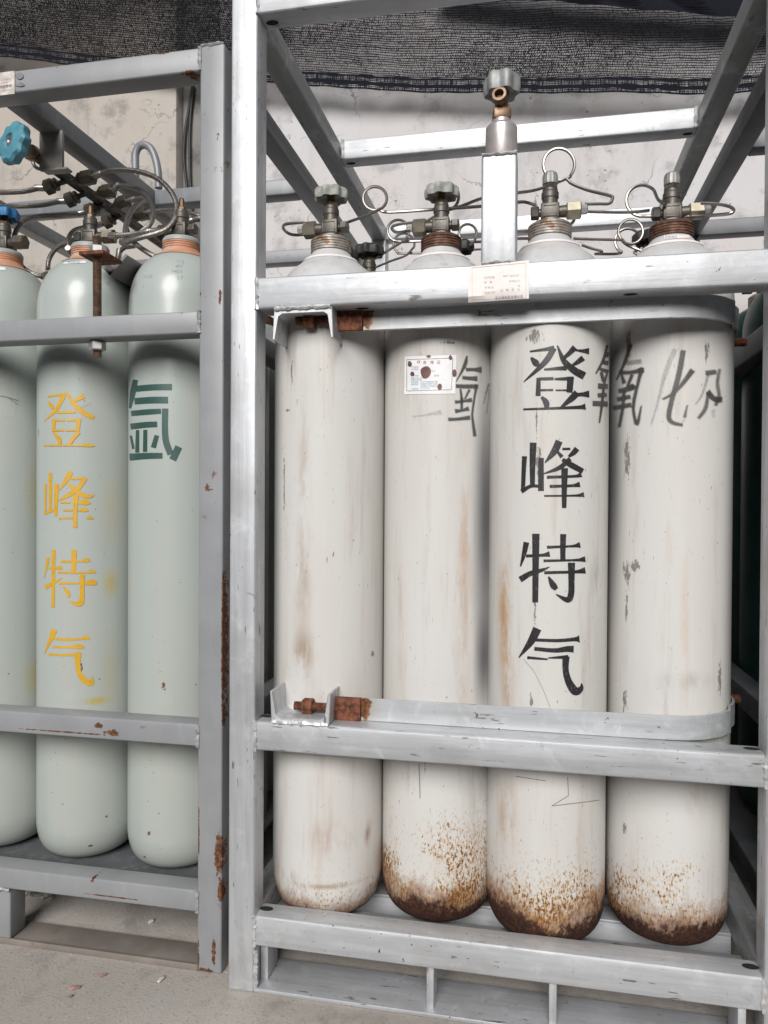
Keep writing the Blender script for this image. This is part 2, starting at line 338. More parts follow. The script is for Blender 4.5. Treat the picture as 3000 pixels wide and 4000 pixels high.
# ---------------------------------------------------------------- the setting
m = MB(); m.box(-60, 60, -60, 60, -.3, 0, 0); tag(m.obj('ground', ground_mat(), smooth=False), kind='structure')
m = MB(); m.box(-60, 60, -60, -.75, -.1, .006, 0); tag(m.obj('bounce_cut_ground', simple('bounce_cut_asphalt', (.05, .05, .052), .8, 0, .3, 60, .3), smooth=False), kind='structure')  # unseen dark ground, added to cut light bounced up from the yard
wl = thing('plaster_wall', (0, 1.7, 0), 'tall cracked and stained plaster wall behind the cylinder cages', 'wall')
MB().box(-4.5, -1.372, 1.665, 1.95, 0, 3.9, .006).obj('wall_panel', WALLL, wl)
MB().box(-1.370, -.95, 1.645, 1.95, 0, 3.9, .008).obj('pilaster', WALLL, wl)
MB().box(-.948, -.77, 1.70, 1.95, 0, 3.9, .004).obj('concrete_strip', WALLD, wl)
MB().box(-.768, 4.5, 1.675, 1.95, 0, 3.9, .006).obj('wall_panel', WALLR, wl)
for k, pts in enumerate([((753, 330), (738, 420), (722, 520), (718, 620), (728, 720), (735, 800)), ((757, 330), (744, 450), (740, 560), (742, 700), (748, 800), (752, 900))]):
    tag(MB().tube(crom([U(x, y, Y=1.685) for x, y in pts], 6), .0055, 8).obj('hanging_cable', CABLE),
        ['black cable hanging on the dark concrete strip, bowed to the left', 'straighter black cable hanging on the dark concrete strip, right of the bowed one'][k], 'cable', 'cables on the wall')

# unseen building added to block low sky light; steel and gloss paint mirror it
yb = thing('sky_block_building', (0, -9, 0), 'long grey building added unseen behind the viewer to block low sky light', 'building')
YBM = simple('sky_block_render_grey', (.14, .14, .14), .8, 0, .1, 3, .05)
MB().box(-14, 14, -12, -9, 0, 3.1, .02).obj('wall', YBM, yb)  # wall of the unseen building added to block low sky light
MB().box(-14.3, 14.3, -12.3, -8.7, 3.102, 3.25, .02).obj('sky_block_roof', simple('sky_block_roof_sheet', (.16, .16, .17), .6, 0, .1, 3, .05), yb)
for x in (-9, -4.5, 3, 8): MB().box(x, x + 2.2, -9.03, -8.995, .02, 2.6, .005).obj('sky_block_door', simple('sky_block_door_paint', (.10, .13, .16), .4, 0, .1, 3, .05), yb)

# ---------------------------------------------------------------- shade net
def lerp_pts(P, x):
    for (a, b), (c, d) in zip(P, P[1:]):
        if x <= c: return b + (d - b) * (x - a) / (c - a)
    return P[-1][1]
def net():
    root = thing('shade_net', (0, 1.58, 2.4), 'black woven shade net sagging across the wall above the cages', 'shade net')
    Yn = 1.58
    hem = [(U(x, y, Y=Yn).x, U(x, y, Y=Yn).z) for x, y in [(-1100, 40), (-250, 175), (0, 225), (217, 249), (450, 272), (800, 304), (1046, 326), (1400, 350), (1895, 365), (2430, 368), (2808, 368), (2928, 360), (3300, 330), (4100, 240)]]
    x0, x1 = hem[0][0], hem[-1][0]
    def pt(x, h):
        z = lerp_pts(hem, x) + h
        return Vector((x, Yn + .006 * math.sin(x * 5 + 1) + .004 * math.sin(x * 13 + h * 9) - .04 * h, z + .0012 * math.sin(x * 40 + h * 30)))
    m = MB(); bm = m.bm
    def ribbon(P, w):
        prev = None
        for i, p in enumerate(P):
            t = (P[min(i + 1, len(P) - 1)] - P[max(0, i - 1)]).normalized(); s = Vector((-t.z, 0, t.x)) * (w * .5 * random.uniform(.7, 1.25))
            q = (bm.verts.new(p + s), bm.verts.new(p - s))
            if prev: bm.faces.new((prev[0], q[0], q[1], prev[1]))
            prev = q
    pitch = .0088; rows = int(.95 / pitch); nx = int((x1 - x0) / .02); cell = .0082
    offs = [random.uniform(-1, 1) * .0012 for _ in range(rows + 2)]
    for k in range(rows):
        h = .058 + k * pitch + offs[k]; ph = random.uniform(0, 9); amp = random.uniform(.0003, .0011)
        P = [pt(x0 + (x1 - x0) * i / nx, h + amp * math.sin(i * .9 + ph)) for i in range(nx + 1)]
        ribbon(P, random.uniform(.0024, .0039))
        if k == rows - 1: continue
        x = x0
        while x < x1 - cell:
            c = cell * random.uniform(.7, 1.35)
            dens = .64 + .18 * math.sin(x * 2.1 + h * 7) + .15 * math.sin(x * 5.3 - h * 11) + (.62 if x < -.45 else 0)
            w = random.uniform(.0012, .0026) * dens
            a = pt(x + random.uniform(-.001, .001), h); b = pt(x + c * random.uniform(.3, .75), h + pitch + offs[k + 1] - offs[k])
            s = Vector((w, 0, 0)); d = Vector((0, .0006, 0))
            bm.faces.new([bm.verts.new(v + d) for v in (a - s, a + s, b + s * .7, b - s * .7)])
            if random.random() < .55 * dens:
                a2 = pt(x + c, h); bm.faces.new([bm.verts.new(v + d * 2) for v in (a2 - s * .6, a2 + s * .6, b + s * .7, b - s * .7)])
            x += c
    m.obj('mesh_panel', NET, root, smooth=False, flat=True)
    m = MB(); bm = m.bm                                    # dense hem: two solid tapes with open stitching between
    for h, w in ((.004, .007), (.024, .017), (.050, .010), (.0125, .003), (.0365, .003), (.0425, .0026)):
        P = [pt(x0 + (x1 - x0) * i / nx, h) + Vector((0, -.001, 0)) for i in range(nx + 1)]; ribbon(P, w)
    x = x0
    while x < x1:
        x += random.uniform(.0022, .0048)
        for h0, h1 in ((.006, .018), (.030, .047)):
            if random.random() < .7:
                s = Vector((random.uniform(.0008, .0016), 0, 0)); a, b = pt(x, h0), pt(x + random.uniform(-.003, .003), h1)
                bm.faces.new([bm.verts.new(v) for v in (a - s, a + s, b + s, b - s)])
    m.obj('hem', HEM, root, smooth=False, flat=True)
    m = MB(); bm = m.bm                                    # upper overlapping hem, top right
    lo = [(1700, -40), (2000, -6), (2200, 8), (2400, 27), (2650, 47), (2928, 72), (3200, 100), (4050, 150)]
    P = [U(x, y, Y=Yn - .014) for x, y in lo]; P = crom(P, 6)
    V = [[bm.verts.new(p + Vector((0, .004 * math.sin(i + j), h))) for j, h in enumerate((0, .02, .045, .08, .13))] for i, p in enumerate(P)]
    for a, b in zip(V, V[1:]):
        for j in range(4): bm.faces.new((a[j], b[j], b[j + 1], a[j + 1]))
    m.obj('folded_hem', HEM, root, smooth=True, flat=True)
net()

# ---------------------------------------------------------------- cages
def weld(p0, p1, parent, mat, r=.0042):
    p0, p1 = Vector(p0), Vector(p1); n = max(5, int((p1 - p0).length / .0045)); P = []
    for i in range(n + 1): P.append(p0.lerp(p1, i / n) + Vector([random.uniform(-.0008, .0008) for _ in range(3)]))
    MB().tube(P, [r * random.uniform(.65, 1.2) for _ in P], 6, .15).obj('weld_bead', mat, parent)
def hole(c, rx, ry, ax, parent):
    "a shallow dark drain slot"
    c = Vector(c); ux = Vector((1, 0, 0)); uy = Vector((0, 1, 0)) if ax == 'Z' else Vector((0, 0, 1)); n = ux.cross(uy)
    m = MB(); v = [m.bm.verts.new(c + ux * rx * math.cos(t) + uy * ry * math.sin(t)) for t in [k * math.pi / 9 for k in range(18)]]; m.bm.faces.new(v)
    m.obj('drain_hole', HOLE, parent, smooth=False, flat=True)

w = .051; WX = .962; DY = 1.2226; ZT0, ZT1 = 1.7764, 1.827
cage = thing('cylinder_cage', (.48, .6, 0), 'bright galvanised steel cage holding the four white cylinders', 'cylinder cage', 'cylinder cages')
BV = .0055
def bar(x0, x1, y0, y1, z0, z1, name, root, mats, bev=BV):
    d = [x1 - x0, y1 - y0, z1 - z0]; return MB().box(x0, x1, y0, y1, z0, z1, bev, 3).obj(name, mats['XYZ'[d.index(max(d))]], root)
for x in (0, WX - w):
    for y in (0, DY - w): bar(x, x + w, y, y + w, 0, ZT1 - .002, 'post', cage, GAX)
xi, xo = w - .002, WX - w + .002
for z0, z1 in ((1.2455, 1.303), (.4444, .498), (.086, .1412), (ZT0, ZT1)):
    bar(xi, xo, .0015, w + .001, z0, z1, 'front_rail', cage, GAX)
    bar(xi, xo, DY - w - .001, DY - .0015, z0, z1, 'rear_rail', cage, GAX)
for z0, z1 in ((.088, .1402), (ZT0 + .001, ZT1 - .004)):
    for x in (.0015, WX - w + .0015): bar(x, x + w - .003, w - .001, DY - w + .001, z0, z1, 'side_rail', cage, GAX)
bar(w - .002, WX - w + .002, .5857, .5857 + w, ZT0 + .0015, ZT1 + .0015, 'cross_rail', cage, GAX)
# floor channels under the cylinders: a channel with its two lips down
for y in (.082, .205, .30, .425, .52, .645, .74, .865, .96, 1.085):
    MB().box(w - .001, WX - w + .001, y, y + .055, .0915, .0982, .002).box(w, WX - w, y + .0005, y + .006, .052, .0917, .001).box(w, WX - w, y + .049, y + .0545, .052, .0917, .001).obj('floor_channel', GX, cage)
# skid plate and struts at the foot
MB().box(w - .001, WX - w + .001, .002, .10, .0005, .0085, .002).obj('base_plate', GX, cage)
MB().box(w + .001, w + .016, .030, .036 + .05, .008, .088, .002).obj('foot_gusset', GZ, cage)
for px in (1680, 2160, 2900):
    x = U(px, 3850, Y=.012).x; MB().box(x - .0065, x + .0065, .012, .075, .0083, .0875, .002).obj('foot_strut', GZ, cage)
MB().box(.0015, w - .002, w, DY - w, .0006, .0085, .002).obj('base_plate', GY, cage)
# welds
for z0, z1 in ((1.2455, 1.303), (.4444, .498), (.086, .1412), (ZT0, ZT1)):
    weld((w, .0005, z0), (w, .0005, z1), cage, WELD); weld((WX - w, .0005, z0), (WX - w, .0005, z1), cage, WELD)
weld((w + .004, .583, ZT0 + .004), (w + .004, .583, ZT1), cage, WELD); weld((WX - w - .003, .583, ZT0 + .004), (WX - w - .003, .583, ZT1), cage, WELD)
weld((w + .003, .002, .012), (w + .003, .002, .075), cage, WELD, .0045)
for x, z, y in ((.064, .1416, .03), (.898, .1416, .03), (.897, .4984, .032), (.062, .4984, .036)): hole((x, y, z), .013, .008, 'Z', cage)
for x, z, y in ((.24, 1.2451, .03), (.70, 1.2451, .022), (.068, 1.7760, .03), (.072, 1.7775, .61), (.895, 1.7775, .61)): hole((x, y, z), .012, .007, 'Z', cage)
# short lifting stub carrying the outlet valve
stub = MB().box(.4535, .5135, .001, .052, 1.3025, 1.4885, BV, 3).obj('valve_post', GZ, cage)
weld((.455, .0005, 1.3045), (.512, .0005, 1.3045), cage, WELD, .003)
weld((.4545, .0, 1.4875), (.5125, .0, 1.4875), cage, WELD, .0028)
# end channels carrying the strap bolts (profile of a C, opening away from the rail)
def channel(px, zrail, up):
    xa, xb = px; s = 1 if up else -1; h = .056; y0, y1 = (.004, .075)
    pr = [(xa, 0), (xb, 0), (xb + .003, h), (xb - .002, h), (xb - .0065, .013), (xb - .015, .0075), (xa + .015, .0075), (xa + .0065, .013), (xa + .002, h), (xa - .003, h)]
    m = MB().poly_extrude([Vector((x, y0, zrail + s * (z))) for x, z in pr], (0, 1, 0), y1 - y0)
    bmesh.ops.bevel(m.bm, geom=[e for e in m.bm.edges], offset=.0012, segments=1, affect='EDGES')
    m.obj('bolt_channel', GZ, cage)
    weld((xa + .002, y0 - .001, zrail), (xb - .002, y0 - .001, zrail), cage, WELD, .004)
channel((.083, .191), 1.2452, False); channel((.081, .189), .4985, True)

# clamp straps
CY = [(.1434, .1655), (.3612, .1940), (.5702, .163), (.7940, .2080)]; CB = .0985; R = .1095
GXS = galv('galvanised_strap', 'X', (.52, .535, .55), .35, [((.046, 0, .021), (.034, .03, .040))])
def strap(zb, label, lugw=.0):
    x0 = .195; yf = .0525
    root = thing('clamp_strap', (x0, yf, zb), label, 'clamp strap', 'clamp straps')
    path = [Vector((.2, yf, 0)), Vector((.45, yf, 0)), Vector((.60, yf, 0)), Vector((.70, yf + .0003, 0)), Vector((.76, yf + .001, 0)), Vector((.80, yf + .005, 0)), Vector((.83, yf + .016, 0)), Vector((.858, yf + .036, 0)), Vector((.881, yf + .064, 0))]
    cx, cy = CY[3]; r = R + .003
    for a in range(-34, 100, 8): path.append(Vector((cx + r * math.cos(rad(a)), cy + r * math.sin(rad(a)) + .0015, 0)))
    path.append(Vector((cx + r * .99, cy + .32, 0))); 
    m = MB(); h = .0415; t = .0045; Rg = []
    path = [p for p in path if not (p.x > .76 and p.y < yf + .0008 and p.x < .7)]
    for i, p in enumerate(path):
        tg = (path[min(i + 1, len(path) - 1)] - path[max(0, i - 1)]).normalized(); n = Vector((-tg.y, tg.x, 0))
        o = n * (-t); z = Vector((0, 0, zb)); d = .0012
        Rg.append([p + z + o + Vector((0, 0, d)), p + z + o * .7, p + z, p + z + Vector((0, 0, h)), p + z + o * .7 + Vector((0, 0, h)), p + z + o + Vector((0, 0, h - d))])
    m.rings(Rg).obj('band', GXS, root)
    MB().box(.190, .238, .040, .0505, zb - .0005, zb + h + .001, .002).obj('rusty_lug', RUST, root)
    zc = zb + h * .52
    MB().thread((.112, .044, zc), (.196, .044, zc), .0085, .0030).obj('bolt', RUST, root)
    MB().hexa((.128, .044, zc), (.148, .044, zc), .0155, .1).obj('nut', RUST, root)
    return root
strap(1.2100, 'upper galvanised clamp strap with rusty bolt, under the top front rail'); strap(.4965 + .001, 'lower galvanised clamp strap with rusty bolt, resting above the lower front rail')
for (x, y, Yd), lb in (((2868, 1338, .24), 'rusty threaded rod end beside the upper clamp strap'), ((2842, 2728, .24), 'rusty threaded rod end beside the lower clamp strap')):
    p = U(x, y, Y=Yd); tag(MB().thread(p + Vector((-.004, 0, 0)), p + Vector((.022, 0, 0)), .0085, .003).obj('threaded_rod', RUST), lb, 'threaded rod', 'rusty rod ends')

# outlet valve on the stub
def outlet_valve():
    c = Vector((.4855, .026, 1.4885)); root = thing('outlet_valve', c, 'brown bronze outlet valve with pale handwheel on top of the short post', 'valve')
    MB().lathe([(.0262, 0), (.0272, .002), (.0272, .052), (.024, .056), (.017, .060), (.016, .066)], c, seg=32).obj('sleeve', SLEEVE, root)
    b = c + Vector((0, 0, .065)); q = Vector((.96, .2, 0)).normalized(); s = Vector((-.2, .96, 0)).normalized(); zz = Vector((0, 0, 1))
    m = MB().obox(b + zz * .010, q, s, zz, .030, .027, .019, .003); m.lathe([(.0125, .018), (.0115, .022), (.012, .040), (.0135, .047)], b, seg=20)
    o = b + zz * .0325; ax = Vector((-.12, -1, .10)).normalized()
    m.lathe([(.010, 0), (.0105, .012)], o, ax, 20)
    m.obj('body', BROWN, root)
    MB().lathe([(.0115, .010), (.0125, .012), (.0115, .014), (.0125, .016), (.0115, .018), (.0125, .020), (.0120, .026), (.0080, .0262), (.0070, .014), (.001, .0135)], o, ax, 24).obj('outlet', BROWN, root)
    MB().lathe([(.013, .050), (.020, .0505), (.0255, .046), (.0275, .0455), (.0295, .054), (.0290, .070), (.026, .0765), (.014, .079), (.004, .079)], b, seg=72, lob=.10, nl=6, ph=.4, lobr=.015).obj('handwheel', WHEELZ, root)
outlet_valve()

# ---------------------------------------------------------------- cylinders
def prof_smooth(P, n=4):
    return [(p.x, p.y) for p in crom([Vector((a, b, 0)) for a, b in P], n)]
BASE = [(.004, 0), (.055, .001), (.078, .007), (.0945, .020), (.1045, .040), (.1088, .064), (.1095, .088)]
SH_W = [(.1095, 1.150), (.1088, 1.178), (.1045, 1.205), (.096, 1.228), (.082, 1.250), (.066, 1.264), (.052, 1.276), (.0445, 1.283), (.0405, 1.289), (.0375, 1.294), (.0370, 1.312)]
SH_G = [(.1095, 1.190), (.108, 1.216), (.1015, 1.245), (.090, 1.270), (.074, 1.290), (.058, 1.302), (.0475, 1.308), (.0415, 1.314), (.0385, 1.322)]
BVH = {}
def cyl_body(root, mat, SH, key=None):
    m = MB(); o = Vector(root.location); m.lathe(prof_smooth(BASE) + [(R, z) for z in (.3, .5, .7, .9, 1.05)] + prof_smooth(SH), o, seg=96)
    if key: m.bm.normal_update(); BVH[key] = BVHTree.FromBMesh(m.bm)
    return m.obj('body', mat, root)
def ring_thread(root, z0, z1, r, mat, n=5):
    pr = [(r * .9, z0)]
    for i in range(n):
        a = z0 + (z1 - z0) * (i + .1) / n; b = z0 + (z1 - z0) * (i + .6) / n; pr += [(r, a), (r, b), (r * .962, b + .0010), (r * .962, z0 + (z1 - z0) * (i + 1) / n - .0004)]
    pr += [(r * .94, z1), (r * .80, z1 + .004), (r * .5, z1 + .006)]
    return MB().lathe(pr, root.location, seg=48).obj('neck_ring', mat, root)
def valve(root, z, side, kind, tape=True, rot=0, nutm=None, wheelm=None, s=1.0):
    """bronze cylinder valve: side = direction of the outlet nut (+1 right); kind = 'wheel', 'cap' or 'stem'"""
    o = Vector(root.location) + Vector((0, 0, z)); X = Vector((math.cos(rot), math.sin(rot), 0)); Yv = Vector((-math.sin(rot), math.cos(rot), 0)); Z = Vector((0, 0, 1))
    nutm = nutm or OLIVE; K = .72; kz = lambda pr: [(r_, z_ * K) for r_, z_ in pr]
    m = MB(); m.lathe(kz([(.0135, -.004), (.0135, .014)]), o, seg=20)
    m.obox(o + Z * .032 * K, X, Yv, Z, .034 * s, .030 * s, .030 * s, .003)
    m.lathe(kz([(.0145, .045), (.0145, .066), (.0160, .0685), (.0160, .082), (.0145, .085), (.0140, .092)]), o, seg=28)
    m.lathe([(.0100, .0), (.0112, .013), (.0112, .026)], o + Z * .033 * K + X * side * .012, X * side, 20)
    # raised nameplate frame on the front of the block
    for dx, dz, sx, sz in ((0, .0095, .026, .002), (0, -.0095, .026, .002), (.0125, 0, .002, .019), (-.0125, 0, .002, .019)):
        m.obox(o + Z * (.031 * K + dz) - Yv * .0152 * s + X * dx, X, Yv, Z, sx, .002, sz, .0005)
    b = m.obj('valve', BRONZE, root)
    if tape: MB().lathe([(.019, -.004), (.0195, .002), (.0165, .0085), (.014, .009)], o, seg=28).obj('seal_tape', PTFE, b)
    p0 = o + Z * .033 * K + X * side * .030
    MB().hexa(p0, p0 + X * side * .027, .0168, .12, rot + .25).obj('outlet_nut', nutm, b)
    c0 = o + Z * .033 * K - X * side * .014
    MB().lathe([(.0075, 0), (.0075, .007)], c0, -X * side, 16).hexa(c0 - X * side * .006, c0 - X * side * .0215, .0125, .2, .3).obj('relief_cap', BRONZE, b)
    if kind == 'wheel':
        MB().lathe(kz([(.0125, .091), (.0135, .094), (.0135, .101), (.0085, .103), (.0085, .125)]), o, seg=6).obj('stem', BROWN, b)
        MB().lathe([(q_, z_ - .033) for q_, z_ in [(.010, .122), (.021, .121), (.0265, .1135), (.0305, .1125), (.0325, .120), (.0318, .129), (.0280, .1335), (.016, .1365), (.004, .1365)]], o, seg=80, lob=.085, nl=8, ph=random.random(), lobr=.018).obj('handwheel', wheelm or WHEELG, b)
    elif kind == 'cap':
        MB().lathe(kz([(.0128, .091), (.0150, .093), (.0150, .102), (.0125, .104)]), o, seg=6).obj('gland_nut', BRONZE, b)
        MB().lathe(kz([(.0120, .103), (.0142, .105), (.0142, .124), (.0125, .133), (.0085, .137), (.002, .1375)]), o, seg=32, lob=.02, nl=16).obj('stem_cap', simple('pale_stem_cap', (.30, .30, .285), .5, .4, .25, 60, .2), b)
    else:
        MB().lathe(kz([(.0105, .091), (.0115, .094), (.0105, .101), (.006, .104), (.006, .124), (.0045, .130), (.003, .131)]), o, seg=8).obj('stem', BROWN, b)
    return b

def proj(px, py, tree, eps):
    d = ray(px, py).normalized(); h = tree.ray_cast(CC, d)
    return (h[0] + (h[1] if h[1].dot(d) < 0 else -h[1]) * eps, h[1]) if h[0] else (None, None)
def stroke_mesh(strokes, tree, name, mat, root, off, sc, feather=2.2, alpha=1., eps0=.0006, wk=1.):
    """stencil strokes [(x, y, width)...] in zoom units, laid on the surface as ribbons with feathered edges"""
    m = MB(); bm = m.bm; lay = bm.verts.layers.float_color.new('paint'); k = 0
    for st in strokes:
        a_ = alpha
        if isinstance(st, tuple) and isinstance(st[0], list): st, a_ = st
        P = [Vector((off[0] + x * sc, off[1] + y * sc, ww * sc * wk)) for x, y, ww in st]
        Q = crom(P, 5) if len(P) > 2 else [P[0].lerp(P[1], t / 6) for t in range(7)]
        d0 = (Q[0] - Q[1]); d0.z = 0; d1 = (Q[-1] - Q[-2]); d1.z = 0
        Q = [Q[0] + d0.normalized() * feather] + Q + [Q[-1] + d1.normalized() * feather]
        Q[0].z = Q[1].z; Q[-1].z = Q[-2].z
        rows = []; eps = eps0 + .00004 * k; k += 1
        for i, q in enumerate(Q):
            t = Q[min(i + 1, len(Q) - 1)] - Q[max(0, i - 1)]; n = Vector((-t.y, t.x, 0)).normalized(); h = max(.3, q.z / 2); f = feather
            end = i in (0, len(Q) - 1); row = []
            for o, al in ((-(h + f * .6), 0), (-(h - f * .4), 1), (0, 1), (h - f * .4, 1), (h + f * .6, 0)):
                s = q + n * o; p, _ = proj(s.x, s.y, tree, eps)
                if p is None: row = None; break
                v = bm.verts.new(p); al = 0 if end else al * a_; v[lay] = (al, al, al, 1); row.append(v)
            rows.append(row)
        for a, b in zip(rows, rows[1:]):
            if a and b:
                for j in range(4): bm.faces.new((a[j], a[j + 1], b[j + 1], b[j]))
    return m.obj(name, mat, root, smooth=True, flat=True)
DG = bpy.context.evaluated_depsgraph_get
def text_faces(s, size):
    cu = bpy.data.curves.new('t', 'FONT'); cu.body = s; cu.size = size; cu.resolution_u = 3; ob = bpy.data.objects.new('t', cu); SC.collection.objects.link(ob)
    dg = DG(); dg.update(); me = bpy.data.meshes.new_from_object(ob.evaluated_get(dg)); V = [v.co.copy() for v in me.vertices]; F = [list(p.vertices) for p in me.polygons]
    bpy.data.objects.remove(ob); bpy.data.curves.remove(cu); bpy.data.meshes.remove(me); return V, F
def decal_text(items, mapper, name, mat, root):
    "items: (text, px, py, size in px, slope); mapper(px, py) -> point"
    m = MB(); bm = m.bm
    for s, x, y, size, slope in items:
        V, F = text_faces(s, size); vs_ = [mapper(x + v.x, y - v.y + v.x * slope) for v in V]
        if any(v is None for v in vs_): continue
        vv = [bm.verts.new(v) for v in vs_]
        for f in F:
            try: bm.faces.new([vv[i] for i in f])
            except ValueError: pass
    return m.obj(name, mat, root, smooth=False, flat=True)
def decal_grid(c00, c10, c11, c01, mapper, name, mat, root, n=10, m_=6):
    mb = MB(); bm = mb.bm; G_ = []
    for j in range(m_ + 1):
        r = []
        for i in range(n + 1):
            u, v = i / n, j / m_
            x = (c00[0] * (1 - u) + c10[0] * u) * (1 - v) + (c01[0] * (1 - u) + c11[0] * u) * v; y = (c00[1] * (1 - u) + c10[1] * u) * (1 - v) + (c01[1] * (1 - u) + c11[1] * u) * v
            r.append(bm.verts.new(mapper(x, y)))
        G_.append(r)
    for a, b in zip(G_, G_[1:]):
        for i in range(n): bm.faces.new((a[i], a[i + 1], b[i + 1], b[i]))
    return mb.obj(name, mat, root, smooth=True, flat=True)
def decal_blobs(items, mapper, name, mat, root):
    mb = MB()
    for x, y, rx, ry in items:
        ph = random.uniform(0, 6); P = [mapper(x + rx * math.cos(t) * (1 + .09 * math.sin(3 * t + ph)), y + ry * math.sin(t) * (1 + .09 * math.sin(2 * t + ph))) for t in [k * math.pi / 8 for k in range(16)]]
        c = mb.bm.verts.new(mapper(x, y)); v = [mb.bm.verts.new(p) for p in P]
        for i in range(16): mb.bm.faces.new((c, v[i], v[(i + 1) % 16]))
    return mb.obj(name, mat, root, smooth=True, flat=True)
def decal_lines(segs, mapper, wd, name, mat, root):
    mb = MB()
    for (x0, y0), (x1, y1) in segs:
        d = Vector((x1 - x0, y1 - y0)); L = d.length; d.normalize(); n = Vector((-d.y, d.x)) * wd / 2; k = max(1, int(L / 12)); pv = None
        for i in range(k + 1):
            q = Vector((x0, y0)) + d * (L * i / k); e = (mb.bm.verts.new(mapper(*(q + n))), mb.bm.verts.new(mapper(*(q - n))))
            if pv: mb.bm.faces.new((pv[0], e[0], e[1], pv[1]))
            pv = e
    return mb.obj(name, mat, root, smooth=True, flat=True)
def on(tree, eps): return lambda x, y: proj(x, y, tree, eps)[0]

# stencil characters (zoom-pixel strokes: x, y, width)
DENG_K = [[(258, 412, 10), (330, 402, 18), (398, 392, 30)], [(398, 392, 34), (345, 475, 34), (222, 590, 6)], [(264, 448, 14), (292, 480, 40), (312, 500, 10)],
    [(418, 378, 8), (455, 465, 32), (512, 520, 42), (575, 556, 46)], [(520, 388, 36), (485, 425, 26), (446, 458, 18)], [(602, 410, 36), (560, 408, 18), (508, 402, 8)], [(568, 450, 34), (535, 475, 26), (508, 492, 14)],
    [(342, 518, 12), (420, 512, 20), (470, 510, 28)], [(308, 568, 24), (305, 672, 30)], [(312, 574, 18), (395, 571, 18)], [(402, 574, 12), (508, 572, 26)], [(495, 562, 40), (488, 652, 36)], [(298, 640, 12), (392, 638, 12)], [(408, 640, 8), (500, 640, 10)],
    [(326, 680, 16), (352, 712, 36), (356, 744, 26)], [(532, 655, 40), (498, 690, 36), (436, 742, 10)], [(510, 668, 22), (560, 664, 22), (602, 662, 40)], [(220, 752, 10), (400, 746, 14), (545, 740, 20), (580, 736, 36)]]
FENG_K = [[(225, 1030, 30), (220, 1130, 26), (216, 1232, 24)], [(276, 950, 40), (272, 1080, 34), (272, 1200, 28)], [(322, 1040, 32), (322, 1232, 34)], [(208, 1236, 26), (262, 1205, 20), (318, 1206, 18)],
    [(428, 940, 42), (400, 1000, 40), (346, 1066, 8)], [(448, 986, 14), (492, 985, 14)], [(532, 984, 34), (512, 1008, 30), (484, 1030, 14)], [(414, 996, 12), (444, 1032, 24)], [(448, 1048, 22), (498, 1080, 34), (566, 1116, 30)], [(492, 1044, 26), (430, 1096, 26), (332, 1134, 5)],
    [(460, 1100, 40), (458, 1220, 32), (457, 1332, 26)], [(358, 1152, 18), (520, 1146, 16), (556, 1136, 32)], [(374, 1206, 18), (500, 1202, 16), (548, 1194, 32)], [(342, 1262, 10), (520, 1260, 12), (572, 1254, 30)]]
TE_K = [[(236, 330, 34), (222, 400, 26), (202, 470, 8)], [(236, 410, 18), (330, 405, 18), (372, 398, 34)], [(292, 280, 44), (290, 480, 38), (288, 682, 34)], [(200, 548, 36), (262, 512, 30), (330, 492, 20), (372, 474, 4)],
    [(452, 282, 36), (450, 360, 32), (450, 440, 30)], [(358, 358, 18), (500, 352, 14), (550, 344, 34)], [(338, 438, 16), (520, 434, 14), (580, 428, 34)], [(342, 508, 18), (520, 503, 18), (580, 494, 38)],
    [(500, 450, 42), (500, 560, 36), (498, 630, 36), (478, 668, 34), (410, 636, 6)], [(366, 532, 10), (392, 580, 38), (412, 604, 26)]]
QI_K = [[(300, 838, 52), (262, 915, 42), (192, 1008, 6)], [(282, 904, 18), (420, 908, 20), (520, 900, 24), (546, 898, 44)], [(284, 956, 22), (400, 966, 26), (470, 958, 34), (512, 958, 40)], [(242, 1008, 18), (360, 1018, 10)], [(365, 1010, 8), (480, 1004, 24)],
    [(468, 1002, 42), (466, 1080, 36), (484, 1150, 42), (522, 1206, 50), (556, 1190, 30), (560, 1160, 6)]]
DENG_Y = [[(342, 1196, 16), (410, 1188, 14), (474, 1180, 26)], [(460, 1190, 32), (405, 1290, 26), (322, 1372, 5)], [(350, 1235, 10), (372, 1266, 32), (382, 1286, 10)], [(478, 1163, 10), (525, 1240, 32), (600, 1312, 36), (678, 1350, 30)], [(604, 1190, 40), (560, 1215, 26), (518, 1240, 10)], ([(655, 1244, 16), (580, 1278, 14)], .45),
    [(408, 1312, 16), (545, 1306, 20)], [(374, 1366, 18), (466, 1368, 14)], [(480, 1366, 14), (585, 1364, 20)], [(390, 1362, 24), (386, 1450, 22)], [(566, 1362, 32), (558, 1452, 28)], [(386, 1442, 14), (462, 1438, 14)], [(474, 1440, 14), (560, 1440, 14)],
    [(388, 1462, 14), (425, 1500, 32), (432, 1548, 20)], [(570, 1452, 26), (525, 1500, 28), (500, 1548, 18)], [(320, 1550, 12), (560, 1549, 12), (640, 1546, 26), (680, 1552, 6)]]
